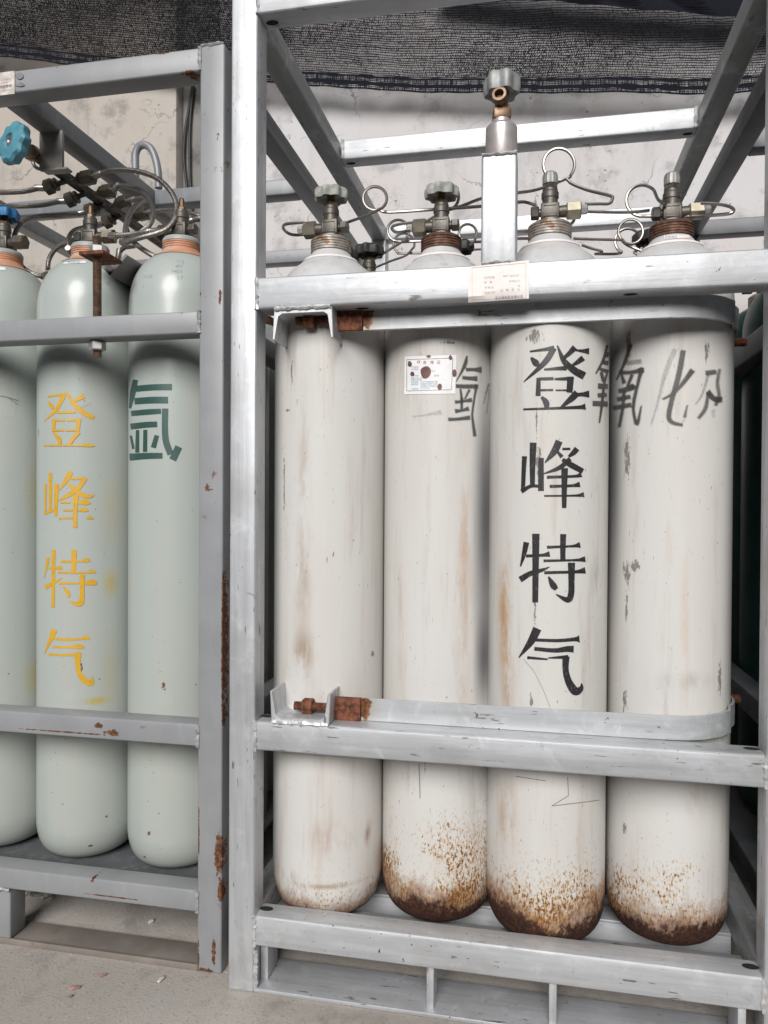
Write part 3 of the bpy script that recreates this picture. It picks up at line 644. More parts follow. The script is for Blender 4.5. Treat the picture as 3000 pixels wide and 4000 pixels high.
FENG_Y = [[(216, 335, 34), (214, 560, 30), (212, 750, 30)], [(285, 175, 52), (284, 430, 46), (284, 720, 40)], [(376, 335, 66), (366, 560, 58), (362, 790, 48)], [(204, 775, 20), (262, 735, 40), (335, 712, 36)], [(576, 155, 76), (515, 280, 66), (402, 436, 6)], [(580, 258, 34), (750, 256, 32)], [(782, 240, 84), (740, 320, 66), (680, 400, 60), (590, 465, 66), (508, 515, 50), (396, 575, 6)],
    [(548, 335, 34), (640, 410, 70), (740, 490, 66), (852, 512, 56), (918, 494, 10)], [(648, 495, 90), (640, 700, 62), (640, 962, 60)], [(430, 602, 24), (565, 600, 30)], [(680, 605, 34), (790, 596, 84), (866, 612, 8)], [(468, 710, 28), (600, 712, 26)], [(680, 716, 26), (782, 704, 64), (832, 722, 8)], [(408, 822, 28), (600, 824, 24)], [(800, 836, 4), (848, 812, 54), (908, 836, 4)]]
TE_Y = [[(250, 1396, 50), (238, 1500, 36), (196, 1690, 5)], [(256, 1544, 26), (370, 1550, 30), (420, 1540, 62), (460, 1556, 6)], [(330, 1280, 56), (326, 1700, 50), (324, 2110, 48)], [(212, 1826, 62), (300, 1770, 50), (380, 1730, 32), (456, 1682, 5)], [(626, 1285, 80), (620, 1440, 68), (616, 1620, 62)],
    [(438, 1450, 40), (600, 1450, 30), (740, 1446, 30), (806, 1430, 66), (860, 1448, 6)], [(392, 1606, 30), (620, 1612, 30), (830, 1608, 30), (880, 1590, 64), (945, 1616, 5)], [(404, 1762, 34), (700, 1762, 26)], [(780, 1764, 34), (880, 1750, 90), (950, 1756, 50)],
    [(742, 1640, 76), (740, 1800, 70), (738, 1950, 70), (722, 2040, 84), (660, 2062, 60), (545, 2015, 6)], [(460, 1800, 6), (520, 1880, 56), (545, 1930, 52), (540, 1960, 30)]]
QI_Y = [[(352, 98, 40), (330, 160, 28), (286, 258, 4)], [(350, 158, 14), (430, 164, 18), (530, 158, 14), (555, 150, 32), (584, 162, 4)], [(344, 210, 14), (440, 212, 14), (520, 208, 30), (548, 218, 4)], [(316, 258, 16), (400, 262, 14), (500, 262, 18)], [(506, 246, 46), (504, 320, 34), (514, 380, 32), (545, 425, 40), (592, 445, 34), (596, 402, 6)]]
YA_G = [[(976, 1078, 36), (958, 1170, 40), (938, 1278, 16)], [(982, 1140, 44), (1110, 1130, 44), (1236, 1128, 46)], [(972, 1230, 46), (1100, 1222, 48), (1208, 1222, 48)], [(948, 1318, 38), (1060, 1308, 40), (1158, 1302, 36)], [(1190, 1285, 44), (1188, 1420, 44), (1196, 1520, 46), (1228, 1610, 46)], [(1286, 1560, 52), (1244, 1650, 52)],
    [(944, 1412, 42), (1050, 1400, 42), (1130, 1396, 40)], [(944, 1480, 16), (962, 1570, 18)], [(992, 1440, 24), (990, 1596, 28)], [(1048, 1438, 28), (1046, 1592, 30)], [(1130, 1478, 32), (1106, 1562, 36)], [(938, 1632, 50), (1050, 1624, 44), (1168, 1622, 40)]]
GF3 = [[(250, 0, 20), (215, 140, 26), (132, 300, 14)], [(225, 92, 40), (290, 108, 44)], [(212, 180, 38), (290, 196, 36)], [(172, 252, 30), (284, 290, 36)], [(186, 290, 30), (210, 380, 30)], [(245, 312, 18), (216, 420, 22), (196, 620, 26), (166, 830, 14)], [(156, 436, 50), (252, 440, 42)], [(152, 536, 38), (240, 532, 36)], [(98, 624, 46), (250, 630, 46)], [(272, 440, 14), (262, 620, 18), (266, 800, 18), (274, 880, 8)]]
GF4 = [[(505, 0, 34), (450, 170, 30), (362, 362, 14)], ([(470, 190, 40), (620, 170, 44)], .55), [(400, 292, 34), (520, 288, 32), (640, 262, 46)], [(628, 250, 40), (590, 400, 28), (545, 600, 30), (542, 720, 26), (580, 850, 30), (622, 660, 14)], [(415, 320, 20), (440, 400, 36)], [(525, 320, 30), (482, 440, 28), (545, 440, 50), (470, 470, 44), (388, 490, 36)], [(375, 580, 36), (500, 552, 36)], [(330, 672, 34), (510, 640, 40)], [(440, 500, 30), (424, 680, 28), (390, 870, 26)],
    ([(985, 40, 50), (900, 250, 44), (850, 420, 34), (800, 620, 26), (730, 850, 20)], .45), [(1072, 60, 44), (1030, 300, 44), (960, 560, 40), (920, 760, 40), (960, 830, 34), (1060, 856, 24)], [(1170, 270, 46), (1060, 420, 32), (960, 520, 26), (862, 576, 16)], ([(1116, 650, 16), (1090, 770, 30)], .7), ([(1060, 850, 24), (1085, 790, 24)], .4),
    ([(1320, 296, 44), (1420, 284, 40)], .75), ([(1340, 320, 34), (1280, 520, 24), (1210, 630, 16)], .5), ([(1462, 260, 30), (1440, 400, 34), (1460, 540, 34)], .65), ([(1340, 500, 44), (1400, 570, 44), (1480, 580, 50)], .85), ([(1340, 520, 30), (1310, 680, 36), (1240, 780, 30)], .7), ([(1450, 570, 50), (1420, 640, 30)], .7), ([(1395, 690, 40), (1395, 770, 30)], .4), ([(600, 40, 50), (700, 60, 60)], .2)]
GF2 = [[(1132, 175, 22), (1110, 290, 44), (1050, 420, 30), (960, 580, 12)], [(1125, 388, 42), (1250, 388, 40), (1362, 392, 70)], [(1070, 520, 40), (1180, 530, 44), (1295, 535, 60)], [(960, 655, 44), (1120, 662, 48), (1300, 660, 50)], [(1290, 640, 40), (1262, 800, 28), (1225, 1050, 26), (1222, 1160, 28), (1260, 1460, 40)], [(1030, 710, 24), (1050, 860, 32)], [(1172, 720, 30), (1100, 860, 20)], [(950, 915, 40), (1080, 900, 30), (1205, 880, 50)], [(1050, 860, 34), (1048, 1020, 30)], [(950, 1060, 50), (1050, 1050, 30), (1155, 1020, 50)], [(840, 1195, 40), (980, 1190, 36), (1175, 1165, 48)], ([(1015, 1200, 20), (1000, 1290, 18)], .3), ([(250, 1150, 16), (450, 1130, 24), (570, 1105, 40), (715, 1080, 60)], .42), ([(1480, 620, 26), (1400, 930, 14)], .6), ([(1490, 700, 20), (1450, 1100, 20)], .5)]

def cp(i, x, y, L=None, zb=None):
    "pixel on the photo -> point on cylinder i in that cylinder's own coordinates"
    cx, cy = (L or CY)[i]; d = ray(x, y); o = CC - Vector((cx, cy, 0)); A = d.x ** 2 + d.y ** 2; B = 2 * (o.x * d.x + o.y * d.y); C_ = o.x ** 2 + o.y ** 2 - R * R
    D = max(0, B * B - 4 * A * C_); t_ = (-B - math.sqrt(D)) / (2 * A); p = o + d * t_; return (p.x, p.y, p.z - (CB if zb is None else zb))
cyls = []
BR, BR2, GK, GS = (.34, .25, .18), (.24, .12, .07), (.14, .14, .145), (.40, .385, .37)
CONF = [  # white front row: label, rust height, speck, chipped marks, soft smear and gap-shade spots
    ('plain white cylinder beside the left post of the bright cage, without lettering', .030, .28, [(cp(0, 1140, 1440), (.005, .04, .05)), (cp(0, 1455, 2555), (.005, .05, .012)), (cp(0, 1125, 1602), (.012, .04, .005)), (cp(0, 1110, 1900), (.004, .05, .12))],
        [(cp(0, 1185, 2545), (.034, .06, .06), .85, BR), (cp(0, 1180, 2300), (.030, .06, .18), .5, BR), (cp(0, 1185, 1900), (.022, .06, .30), .4, BR), (cp(0, 1190, 2700), (.03, .06, .10), .5, BR), (cp(0, 1440, 3255), (.010, .04, .035), 1., BR2), (cp(0, 1290, 3270), (.09, .06, .05), .5, (.38, .22, .16)), (cp(0, 1280, 3465), (.12, .12, .008), .6, (.26, .15, .07)), (cp(0, 1130, 3420), (.03, .06, .02), .8, (.28, .17, .10)), (cp(0, 1380, 2850), (.05, .06, .12), .35, BR)]),
    ('white cylinder with a paper certificate and rust-speckled foot, second from the left', .058, 1.05, [(cp(1, 1755, 1338), (.032, .04, .006)), (cp(1, 1660, 2950), (.003, .04, .06))],
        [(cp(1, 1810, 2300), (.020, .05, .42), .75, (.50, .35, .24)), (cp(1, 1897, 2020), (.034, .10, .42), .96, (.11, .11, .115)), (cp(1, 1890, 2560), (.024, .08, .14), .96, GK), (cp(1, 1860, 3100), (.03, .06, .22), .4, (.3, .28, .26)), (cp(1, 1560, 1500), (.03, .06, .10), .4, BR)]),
    ('white cylinder lettered with four large black stencilled characters', .064, .35, [(cp(2, 2088, 1315), (.024, .03, .022)), (cp(2, 2090, 2380), (.004, .04, .045)), (cp(2, 2096, 1640), (.003, .04, .06)), (cp(2, 2075, 2740), (.006, .04, .03)), (cp(2, 2105, 1800), (.012, .04, .05))],
        [(cp(2, 1970, 2400), (.022, .05, .20), .95, (.42, .25, .12)), (cp(2, 1985, 2650), (.018, .05, .10), .9, (.42, .25, .12)), (cp(2, 2335, 2260), (.020, .05, .07), .7, (.24, .24, .24)), (cp(2, 2340, 1830), (.022, .05, .09), .5, (.25, .25, .25)), (cp(2, 1980, 3180), (.03, .06, .10), .7, (.40, .24, .12)), (cp(2, 2320, 2600), (.03, .05, .2), .3, GS)]),
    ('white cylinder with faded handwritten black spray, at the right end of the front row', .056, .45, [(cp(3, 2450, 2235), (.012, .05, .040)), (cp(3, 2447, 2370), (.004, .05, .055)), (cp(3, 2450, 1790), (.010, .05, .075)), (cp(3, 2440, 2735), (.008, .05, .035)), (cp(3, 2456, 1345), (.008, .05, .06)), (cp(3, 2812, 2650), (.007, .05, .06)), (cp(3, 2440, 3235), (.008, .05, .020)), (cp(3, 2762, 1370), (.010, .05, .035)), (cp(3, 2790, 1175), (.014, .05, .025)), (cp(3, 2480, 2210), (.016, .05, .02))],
        [(cp(3, 2710, 2660), (.05, .06, .025), .8, GS), (cp(3, 2600, 2660), (.02, .05, .03), .5, GS), (cp(3, 2675, 2500), (.012, .06, .25), .5, (.58, .42, .30)), (cp(3, 2395, 1800), (.030, .07, .42), .96, (.17, .17, .175)), (cp(3, 2720, 3120), (.03, .05, .06), .5, (.40, .26, .18))])]
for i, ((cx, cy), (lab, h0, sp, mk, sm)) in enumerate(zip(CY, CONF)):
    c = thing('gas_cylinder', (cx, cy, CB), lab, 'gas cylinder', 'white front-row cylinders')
    cyl_body(c, white_cyl('white_cylinder_paint', (i * 3.1, i * 1.7, i * 5.3), h0, sp, marks=mk, smears_and_shade=sm), SH_W, 'w%d' % i)
    ring_thread(c, 1.295, 1.320, .0402, (NECKB, NECKR, NECKB, NECKR)[i])
    valve(c, 1.322, (-1, -1, 1, 1)[i], ('wheel', 'wheel', 'cap', 'cap')[i], rot=(-.05, -.02, .0, .02)[i])
    MB().lathe([(.0530, 1.2775), (.0540, 1.2776), (.0580, 1.2725), (.0570, 1.272)], c.location, seg=48).obj('neck_tape', PAPER2, c)
    cyls.append(c)
c2, c3, c4 = cyls[1:]
stroke_mesh(DENG_K, BVH['w2'], 'stencil_lettering', SPK, c3, (1900, 1100), .6631); stroke_mesh(FENG_K, BVH['w2'], 'stencil_lettering', SPK, c3, (1900, 1100), .6631)
stroke_mesh(TE_K, BVH['w2'], 'stencil_lettering', SPK, c3, (1900, 1900), .6631); stroke_mesh(QI_K, BVH['w2'], 'stencil_lettering', SPK, c3, (1900, 1900), .6631)
stroke_mesh(GF3, BVH['w2'], 'sprayed_lettering', SPF, c3, (2280, 1350), .3617, 5, .95, wk=1.2); stroke_mesh(GF4, BVH['w3'], 'sprayed_lettering', SPF, c4, (2280, 1350), .3617, 10, .85, wk=1.35)
stroke_mesh(GF2, BVH['w1'], 'sprayed_lettering', SPF, c2, (1550, 1350), .2411, 7, .8, wk=1.5)
# paper certificate on the second cylinder
S2 = .2411
def z2(x, y): return (1550 + x * S2, 1350 + y * S2)
t = BVH['w1']
cert = decal_grid(z2(135, 178), z2(965, 152), z2(945, 780), z2(122, 790), on(t, .0008), 'certificate', PAPER, c2, 12, 6)
decal_lines([(z2(168, 228), z2(905, 205)), (z2(905, 205), z2(885, 715)), (z2(885, 715), z2(165, 735)), (z2(165, 735), z2(168, 228))], on(t, .0011), 2.0, 'border_line', simple('steel_blue_ink', (.20, .24, .28), .5), cert)
decal_text([('合', *z2(425, 298), 15, -.02), ('格', *z2(540, 296), 15, -.02), ('证', *z2(645, 294), 15, -.02)], on(t, .0012), 'title_text', INKR, cert)
decal_text([('产品名称', *z2(240, 360), 7, 0), ('执行标准', *z2(240, 395), 7, 0), ('生产日期', *z2(240, 500), 7, 0), ('质量人员代号', *z2(235, 540), 7, 0), ('质量人员代号', *z2(235, 570), 7, 0), ('地址邮编', *z2(235, 605), 7, 0), ('经营范围', *z2(235, 640), 7, 0), ('产品包装', *z2(235, 712), 7, 0),
    ('工业气体医用氧气等', *z2(385, 600), 7.4, 0), ('食品氮气特种气体等', *z2(385, 635), 7.4, 0), ('标准混合气体有限公', *z2(385, 670), 7.4, 0), ('0572-2012526', *z2(380, 700), 6.5, 0)], on(t, .0012), 'small_text', INKB, cert)
decal_text([('2018', *z2(605, 500), 9, 0), ('60x13', *z2(560, 420), 6, 0)], on(t, .0012), 'date_text', INKK, cert)
for sp_ in [(*z2(470, 435), 20, 25), (*z2(215, 298), 8, 12), (*z2(258, 460), 8, 9), (*z2(868, 196), 7, 9), (*z2(695, 670), 9, 12), (*z2(518, 176), 9, 5), (*z2(930, 447), 8, 16)]: decal_blobs([sp_], on(t, .0014), 'rust_spot', SPOTM, cert)
decal_blobs([(*z2(357, 265), 6, 5.5)], on(t, .0012), 'red_emblem', INKR, cert); decal_blobs([(*z2(357, 265), 3.4, 3)], on(t, .0013), 'emblem_centre', PAPER, cert)
# scratches on the third and second cylinders
decal_lines([((2217, 3035), (2220, 3108)), ((2220, 3108), (2155, 3148)), ((2155, 3148), (2290, 3132)), ((2290, 3132), (2340, 3125)), ((2015, 3032), (2132, 3050))], on(BVH['w2'], .0006), 2.4, 'scratch', simple('rust_scratch', (.20, .13, .08), .7), c3)
decal_lines([((2045, 2575), (2085, 2620)), ((2085, 2620), (2120, 2690)), ((2120, 2690), (2150, 2765))], on(BVH['w2'], .0006), 1.4, 'scratch', INKK, c3)
decal_lines([((1637, 2985), (1640, 3060)), ((1640, 3060), (1641, 3118))], on(t, .0006), 2.6, 'scratch', simple('rust_scratch', (.14, .08, .05), .7), c2)
for (tr, c, items) in ((BVH['w0'], cyls[0], [('40.1', 1320, 1012, 16, .1), ('V', 1430, 1052, 16, .5), ('2', 1185, 1058, 15, -.3)]), (BVH['w1'], c2, [('4082', 1700, 1002, 15, .05), ('4008', 1720, 1036, 14, .05)]), (BVH['w2'], c3, [('5.5', 2030, 1005, 16, -.4), ('7 2 1', 2100, 975, 15, -.2)]), (BVH['w3'], c4, [('WG', 2470, 985, 15, -.3), ('23', 2545, 965, 17, -.1)])):
    decal_text(items, on(tr, .0005), 'stamped_numbers', EMBW, c)
bc = decal_grid((2592, 920), (2690, 918), (2694, 930), (2596, 935), on(BVH['w3'], .0008), 'barcode_sticker', PAPER2, c4, 8, 2)
decal_lines([((2600 + k * 5.2, 922), (2600 + k * 5.2, 932)) for k in range(9)], on(BVH['w3'], .0011), 1.8, 'bars', INKK, bc)
# rear rows of the bright cage (their tops show above the front row)
REARW = white_cyl('white_cylinder_paint', (2, 9, 4), .03, .4)
proto = None; rowname = {1: 'second', 2: 'third', 3: 'last'}; colname = ['behind the plain left-end cylinder', 'behind the certificate cylinder', 'behind the black-lettered cylinder', 'behind the right-end cylinder']
for rw in (1, 2, 3):
    for cl in range(4):
        if proto is None:
            c = thing('gas_cylinder', (0, 0, CB), '', 'gas cylinder', 'rear cylinders in the bright cage'); cyl_body(c, REARW, SH_W); ring_thread(c, 1.292, 1.320, .0402, NECKB); valve(c, 1.318, 1, 'wheel', tape=False, wheelm=WHEELK, nutm=DARKNUT); proto = c
        else: c = copy_tree(proto)
        c.location = (CY[cl][0] + (.028, .012, .0, -.01)[cl] * (rw == 1), CY[cl][1] + rw * .2235, CB - (.035, .03, .03, .03)[cl] * (rw == 1) - .03 * (rw > 1))
        c['label'] = 'dark-wheeled white cylinder, %s row, %s' % (rowname[rw], colname[cl])

# ---------------------------------------------------------------- steel pigtail tubes of the bright cage
def loop(cx, cy, r, Y, a0, a1, n=14, dy=.012, ry=None):
    "part of a coil: pixel centre and radius, degrees counted clockwise on the photo"
    ry = ry or r; return [U(cx + r * math.cos(rad(a0 + (a1 - a0) * i / n)), cy + ry * math.sin(rad(a0 + (a1 - a0) * i / n)), Y=Y + dy * i / n) for i in range(n + 1)]
def pth(L): return [U(x, y, Y=Y) for x, y, Y in L]
def pig(P, label, r=.0031, n=5):
    o = MB().tube(crom(P, n), r, 8).obj('steel_tube', STEEL); return tag(o, label, 'steel tube', 'steel tubes of the bright cage')
def ferr(c, side, z=1.346):
    loc = Vector(c.location); p = loc + Vector((side * .057, -.001, z))
    MB().lathe([(.0085, 0), (.0085, .010), (.006, .012)], p, (side, 0, 0), 6).obj('tube_fitting', ZINC if side > 0 else SLEEVE, c)
for c, sd_ in zip(cyls, (-1, -1, 1, 1)): ferr(c, sd_)
pig(pth([(1190, 869, .162), (1140, 872, .16), (1112, 878, .16), (1107, 892, .158), (1128, 912, .17), (1165, 918, .19), (1235, 908, .21), (1300, 890, .215), (1365, 866, .21), (1430, 842, .205)]) + loop(1465, 775, 46, .20, 65, -290, 18, .014) + pth([(1520, 829, .215), (1700, 818, .21), (1878, 806, .15), (1940, 800, .06)]), 'coiled steel tube leaving the left-end cylinder, loop standing highest at the left')
pig(pth([(1612, 869, .165), (1570, 874, .165), (1538, 882, .165), (1531, 893, .165), (1550, 908, .17), (1590, 902, .185), (1640, 878, .21), (1700, 845, .215)]) + loop(1745, 768, 47, .208, 80, -282, 18, .012, 52) + pth([(1800, 806, .21), (1879, 776, .17), (1945, 765, .06)]), 'coiled steel tube of the certificate cylinder, loop hidden behind its handwheel')
pig(pth([(2285, 797, .163), (2340, 796, .163), (2378, 795, .163), (2391, 780, .165), (2384, 765, .17), (2300, 744, .19), (2235, 718, .20)]) + loop(2183, 643, 61, .205, 62, 430 - 10, 18, .014, 63) + pth([(2100, 740, .21), (2023, 753, .15), (1960, 762, .06)]), 'tall steel tube loop rising behind the black-lettered cylinder valve')
pig(pth([(2737, 794, .168), (2800, 797, .168), (2850, 807, .168), (2866, 822, .165), (2845, 835, .165), (2760, 842, .19), (2650, 846, .21), (2560, 845, .215), (2500, 845, .212)]) + loop(2508, 784, 61, .21, 95, 320, 14, .012) + pth([(2571, 780, .20), (2600, 800, .185)]), 'coiled steel tube of the right-end cylinder with a big open loop on its left')
pig(pth([(1955, 802, .06), (2023, 790, .13), (2055, 790, .16), (2095, 803, .165)]), 'short steel tube bending into the left cap of the black-lettered cylinder')
pig(pth([(2215, 812, .20), (2250, 824, .20), (2400, 829, .20), (2490, 827, .195), (2535, 822, .18)]), 'straight steel tube between the black-lettered and right-end cylinders')
pig(pth([(2240, 930, .40), (2266, 933, .40), (2420, 937, .40), (2464, 953, .40)][:3]) + loop(2464, 905, 48, .40, 140, -200, 16, .01) + pth([(2440, 950, .41), (2474, 968, .40), (2520, 985, .40)]), 'rear steel coil between the black-lettered and right-end cylinders, upper loop')
pig(pth([(2273, 957, .385), (2310, 970, .385), (2349, 981, .385), (2345, 990, .39), (2328, 992, .41), (2400, 992, .43)]) + loop(2453, 943, 50, .43, 120, 420, 16, .01) + pth([(2500, 1000, .44)]), 'rear steel coil between the black-lettered and right-end cylinders, lower loop')
pig(pth([(1462, 1012, .40), (1530, 970, .40), (1590, 932, .40)]) + loop(1556, 901, 42, .40, 40, -250, 16, .012) + pth([(1575, 944, .41), (1644, 942, .41), (1720, 940, .42)]), 'rear steel coil left of the certificate cylinder neck, upper loop')
pig(pth([(1445, 1054, .60), (1520, 1022, .60), (1585, 998, .60), (1612, 970, .60)]) + loop(1578, 953, 41, .60, 20, -240, 16, .012) + pth([(1560, 990, .61), (1630, 989, .61), (1720, 988, .62)]), 'rear steel coil left of the certificate cylinder neck, lower loop')
pig(pth([(1790, 965, .40), (1840, 955, .40), (1858, 930, .40)]) + loop(1827, 910, 34, .40, 30, -230, 14, .01) + pth([(1835, 944, .41), (1878, 944, .38), (1960, 940, .2)]), 'rear steel coil right of the certificate cylinder neck')
pig(pth([(1795, 980, .60), (1840, 976, .60), (1880, 973, .60), (1990, 970, .6)]), 'thin straight tube low behind the certificate cylinder')
pig(pth([(1960, 906, .2), (2023, 904, .35), (2080, 905, .42), (2130, 912, .42)]), 'short tube behind the neck of the black-lettered cylinder, upper one')
pig(pth([(1960, 934, .2), (2023, 932, .35), (2080, 932, .42), (2130, 936, .42)]), 'short tube behind the neck of the black-lettered cylinder, lower one')
pig(pth([(2215, 812, .22), (2240, 830, .22), (2242, 860, .23), (2225, 880, .25)]), 'small bent tube hanging behind the black-lettered cylinder valve')

# label on the top front rail
pl = lambda x, y: U(x, y, Y=-.0014 if y < 1163 else -.0014 + (y - 1163) * .00035)
rl = decal_grid((1829, 1042), (2066, 1016), (2066, 1166), (1829, 1182), pl, 'rating_label', PAPER2, None, 10, 6)
tag(rl, 'pinkish paper filling label taped on the top front rail below the valve post', 'label')
pl2 = lambda x, y: pl(x, y) + Vector((0, -.0005, 0))
decal_lines([((1844, 1046), (1844, 1168)), ((1844, 1046), (2054, 1027)), ((2054, 1027), (2054, 1164)), ((1844, 1172), (2054, 1164))], pl2, 1.3, 'border_line', INKG, rl)
s4 = .1808
decal_text([('执行标准', 1800 + 510 * s4, 1000 + 490 * s4, 10, -.05), ('纯    度', 1800 + 505 * s4, 1000 + 592 * s4, 10, -.05), ('充 装 量', 1800 + 515 * s4, 1000 + 705 * s4, 10, -.05), ('充装日期', 1800 + 510 * s4, 1000 + 815 * s4, 10, -.05), ('GB/T 6052-93', 1800 + 905 * s4, 1000 + 455 * s4, 11, -.05), ('99.9%(V/V)', 1800 + 1040 * s4, 1000 + 565 * s4, 10, -.05), ('Kg', 1800 + 1225 * s4, 1000 + 655 * s4, 10, -.05), ('20   年   月   日', 1800 + 850 * s4, 1000 + 770 * s4, 12, -.05)], pl2, 'label_text', INKG, rl)
decal_text([('长沙昌制氧有限公司', 1800 + 740 * s4, 1000 + 925 * s4, 12.2, -.05)], pl2, 'company_text', INKK, rl)

# ---------------------------------------------------------------- grey cage on the left
lx1, ly0, lw = -.0295, .0387, .0495
LZ = dict(top=(1.7105, 1.7547), up=(1.216, 1.2588), lo=(.4296, .4725), bo=(.1121, .1535))
P3 = lambda x, y, Y=.0387: tuple(U(x, y, Y=Y))
lroot = Vector((-.51, .6, 0))
def rel(p): return tuple(Vector(p) - lroot)
rusts = [(rel(P3(435, 2865)), (.030, .06, .014)), (rel(P3(385, 2835)), (.02, .06, .010)), (rel(P3(740, 282)), (.028, .06, .012)), (rel(P3(360, 3440)), (.009, .06, .012)), (rel(P3(855, 3340)), (.016, .06, .085)), (rel(P3(860, 3480)), (.010, .06, .06)), (rel(P3(776, 3250)), (.004, .06, .10)), (rel(P3(774, 3740)), (.006, .06, .06)), (rel(P3(835, 3720)), (.008, .06, .05)), (rel(P3(772, 2870)), (.006, .06, .03)), (rel(P3(860, 1160)), (.006, .06, .03)), (rel(P3(870, 2800)), (.005, .06, .05)), (rel(P3(775, 180)), (.02, .06, .008)), (rel(P3(868, 2500)), (.004, .06, .3)), (rel(P3(250, 2860)), (.2, .06, .003)), (rel(P3(440, 3505)), (.12, .06, .003)), (rel(P3(640, 205)), (.03, .06, .005)), (rel(P3(800, 3800)), (.05, .06, .018))]
GP = grey_paint('grey_cage_paint', rusts); GPD = grey_paint('grey_cage_paint_shaded', base=(.20, .21, .225))  # rear and depth bars: same grey paint, darkened to carry their shade
BP = simple('dusty_base_plate', (.24, .21, .185), .75, .1, .15, 14, .2, (.20, .12, .08), .58)
lc = thing('cylinder_cage', lroot, 'grey painted rust-chipped steel cage on the left holding pale green cylinders', 'cylinder cage', 'cylinder cages')
XL = -.995
def lbar(x0, x1, y0, y1, z0, z1, name, mat=GP): return MB().box(x0, x1, y0, y1, z0, z1, .0045, 3).obj(name, mat, lc)
for x in (XL, lx1 - lw):
    lbar(x, x + lw, ly0, ly0 + lw, 0, 1.757, 'post'); lbar(x, x + lw, 1.14, 1.19, 0, 1.757, 'post')
xa, xb = XL + lw - .001, lx1 - lw + .001
for k, (z0, z1) in LZ.items():
    lbar(xa, xb, ly0 + .0012, ly0 + lw, z0, z1, 'front_rail')
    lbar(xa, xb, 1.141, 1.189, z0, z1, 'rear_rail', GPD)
    weld((lx1 - lw, ly0, z0), (lx1 - lw, ly0, z1), lc, WELDG)
    if k in ('up', 'lo', 'top'):
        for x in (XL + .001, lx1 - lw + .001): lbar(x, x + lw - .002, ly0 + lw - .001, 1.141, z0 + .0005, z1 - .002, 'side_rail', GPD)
weld((lx1 - lw + .002, ly0 + .001, 1.757), (lx1 - .003, ly0 + .001, 1.757), lc, WELDG, .003)
z0, z1 = LZ['top']
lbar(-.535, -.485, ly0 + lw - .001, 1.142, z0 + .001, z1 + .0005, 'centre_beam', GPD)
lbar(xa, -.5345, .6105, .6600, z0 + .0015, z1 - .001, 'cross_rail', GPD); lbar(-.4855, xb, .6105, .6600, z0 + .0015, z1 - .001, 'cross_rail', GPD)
MB().box(xa, xb, .075, 1.14, .113, .1212, .002).obj('floor_plate', grey_paint('floor_plate_paint_shaded', base=(.10, .104, .11)), lc)  # shade below the cylinders is put into this dark tone
MB().box(xa, xb, ly0 + .002, ly0 + .075, .0006, .0075, .002).box(xa, xb, ly0, ly0 + .0045, .0006, .0125, .001).obj('base_plate', BP, lc)
lbar(-.537, -.487, ly0 + .003, ly0 + .052, .0075, .1125, 'centre_foot')
weld((-.537, ly0, .1115), (-.487, ly0, .1115), lc, WELDG, .004)
# torn label at the left end of the top rail
lp = lambda x, y: U(x, y, Y=ly0 - .0006)
tl = decal_grid((-60, 292), (57, 276), (57, 366), (-60, 380), lp, 'torn_label', PAPER3, None, 8, 5); tag(tl, 'torn rusty paper label on the grey cage top rail', 'label')
decal_text([('检验合格', -2, 345, 12, -.15), ('CO', 20, 338, 9, -.15)], lambda x, y: U(x, y, Y=ly0 - .001), 'label_text', INKK, tl)
decal_lines([((0, 312), (44, 306)), ((0, 324), (30, 320)), ((0, 355), (54, 349))], lambda x, y: U(x, y, Y=ly0 - .001), 2.2, 'ruled_lines', INKG, tl)
GLUE = simple('glue_residue', (.20, .205, .225), .6)
for sp_ in ((76, 296, 16, 12), (78, 330, 18, 7)): decal_blobs([sp_], lp, 'glue_residue', GLUE, tl)
# lifting ring on the cross rail
pr = [U(x, y, Y=.636) for x, y in ((530, 735), (529, 640), (530, 600), (543, 573), (566, 566), (590, 582), (607, 620), (617, 670), (620, 735))]
MB().tube(crom(pr, 6), .0105, 12).obj('lifting_ring', GPD, lc)
# manifold hanger bracket
a = U(156, 535, Y=.20); b = U(252, 660, Y=.20)
MB().box(a.x, b.x - .004, .197, .206, b.z, z0 + .004, .0015).box(a.x + .012, b.x + .012, .190, .212, b.z - .005, b.z, .0015).obj('hanger_bracket', simple('hanger_paint', (.30, .29, .27), .5, .1, .15, 30, .1, (.25, .15, .1), .66), lc)

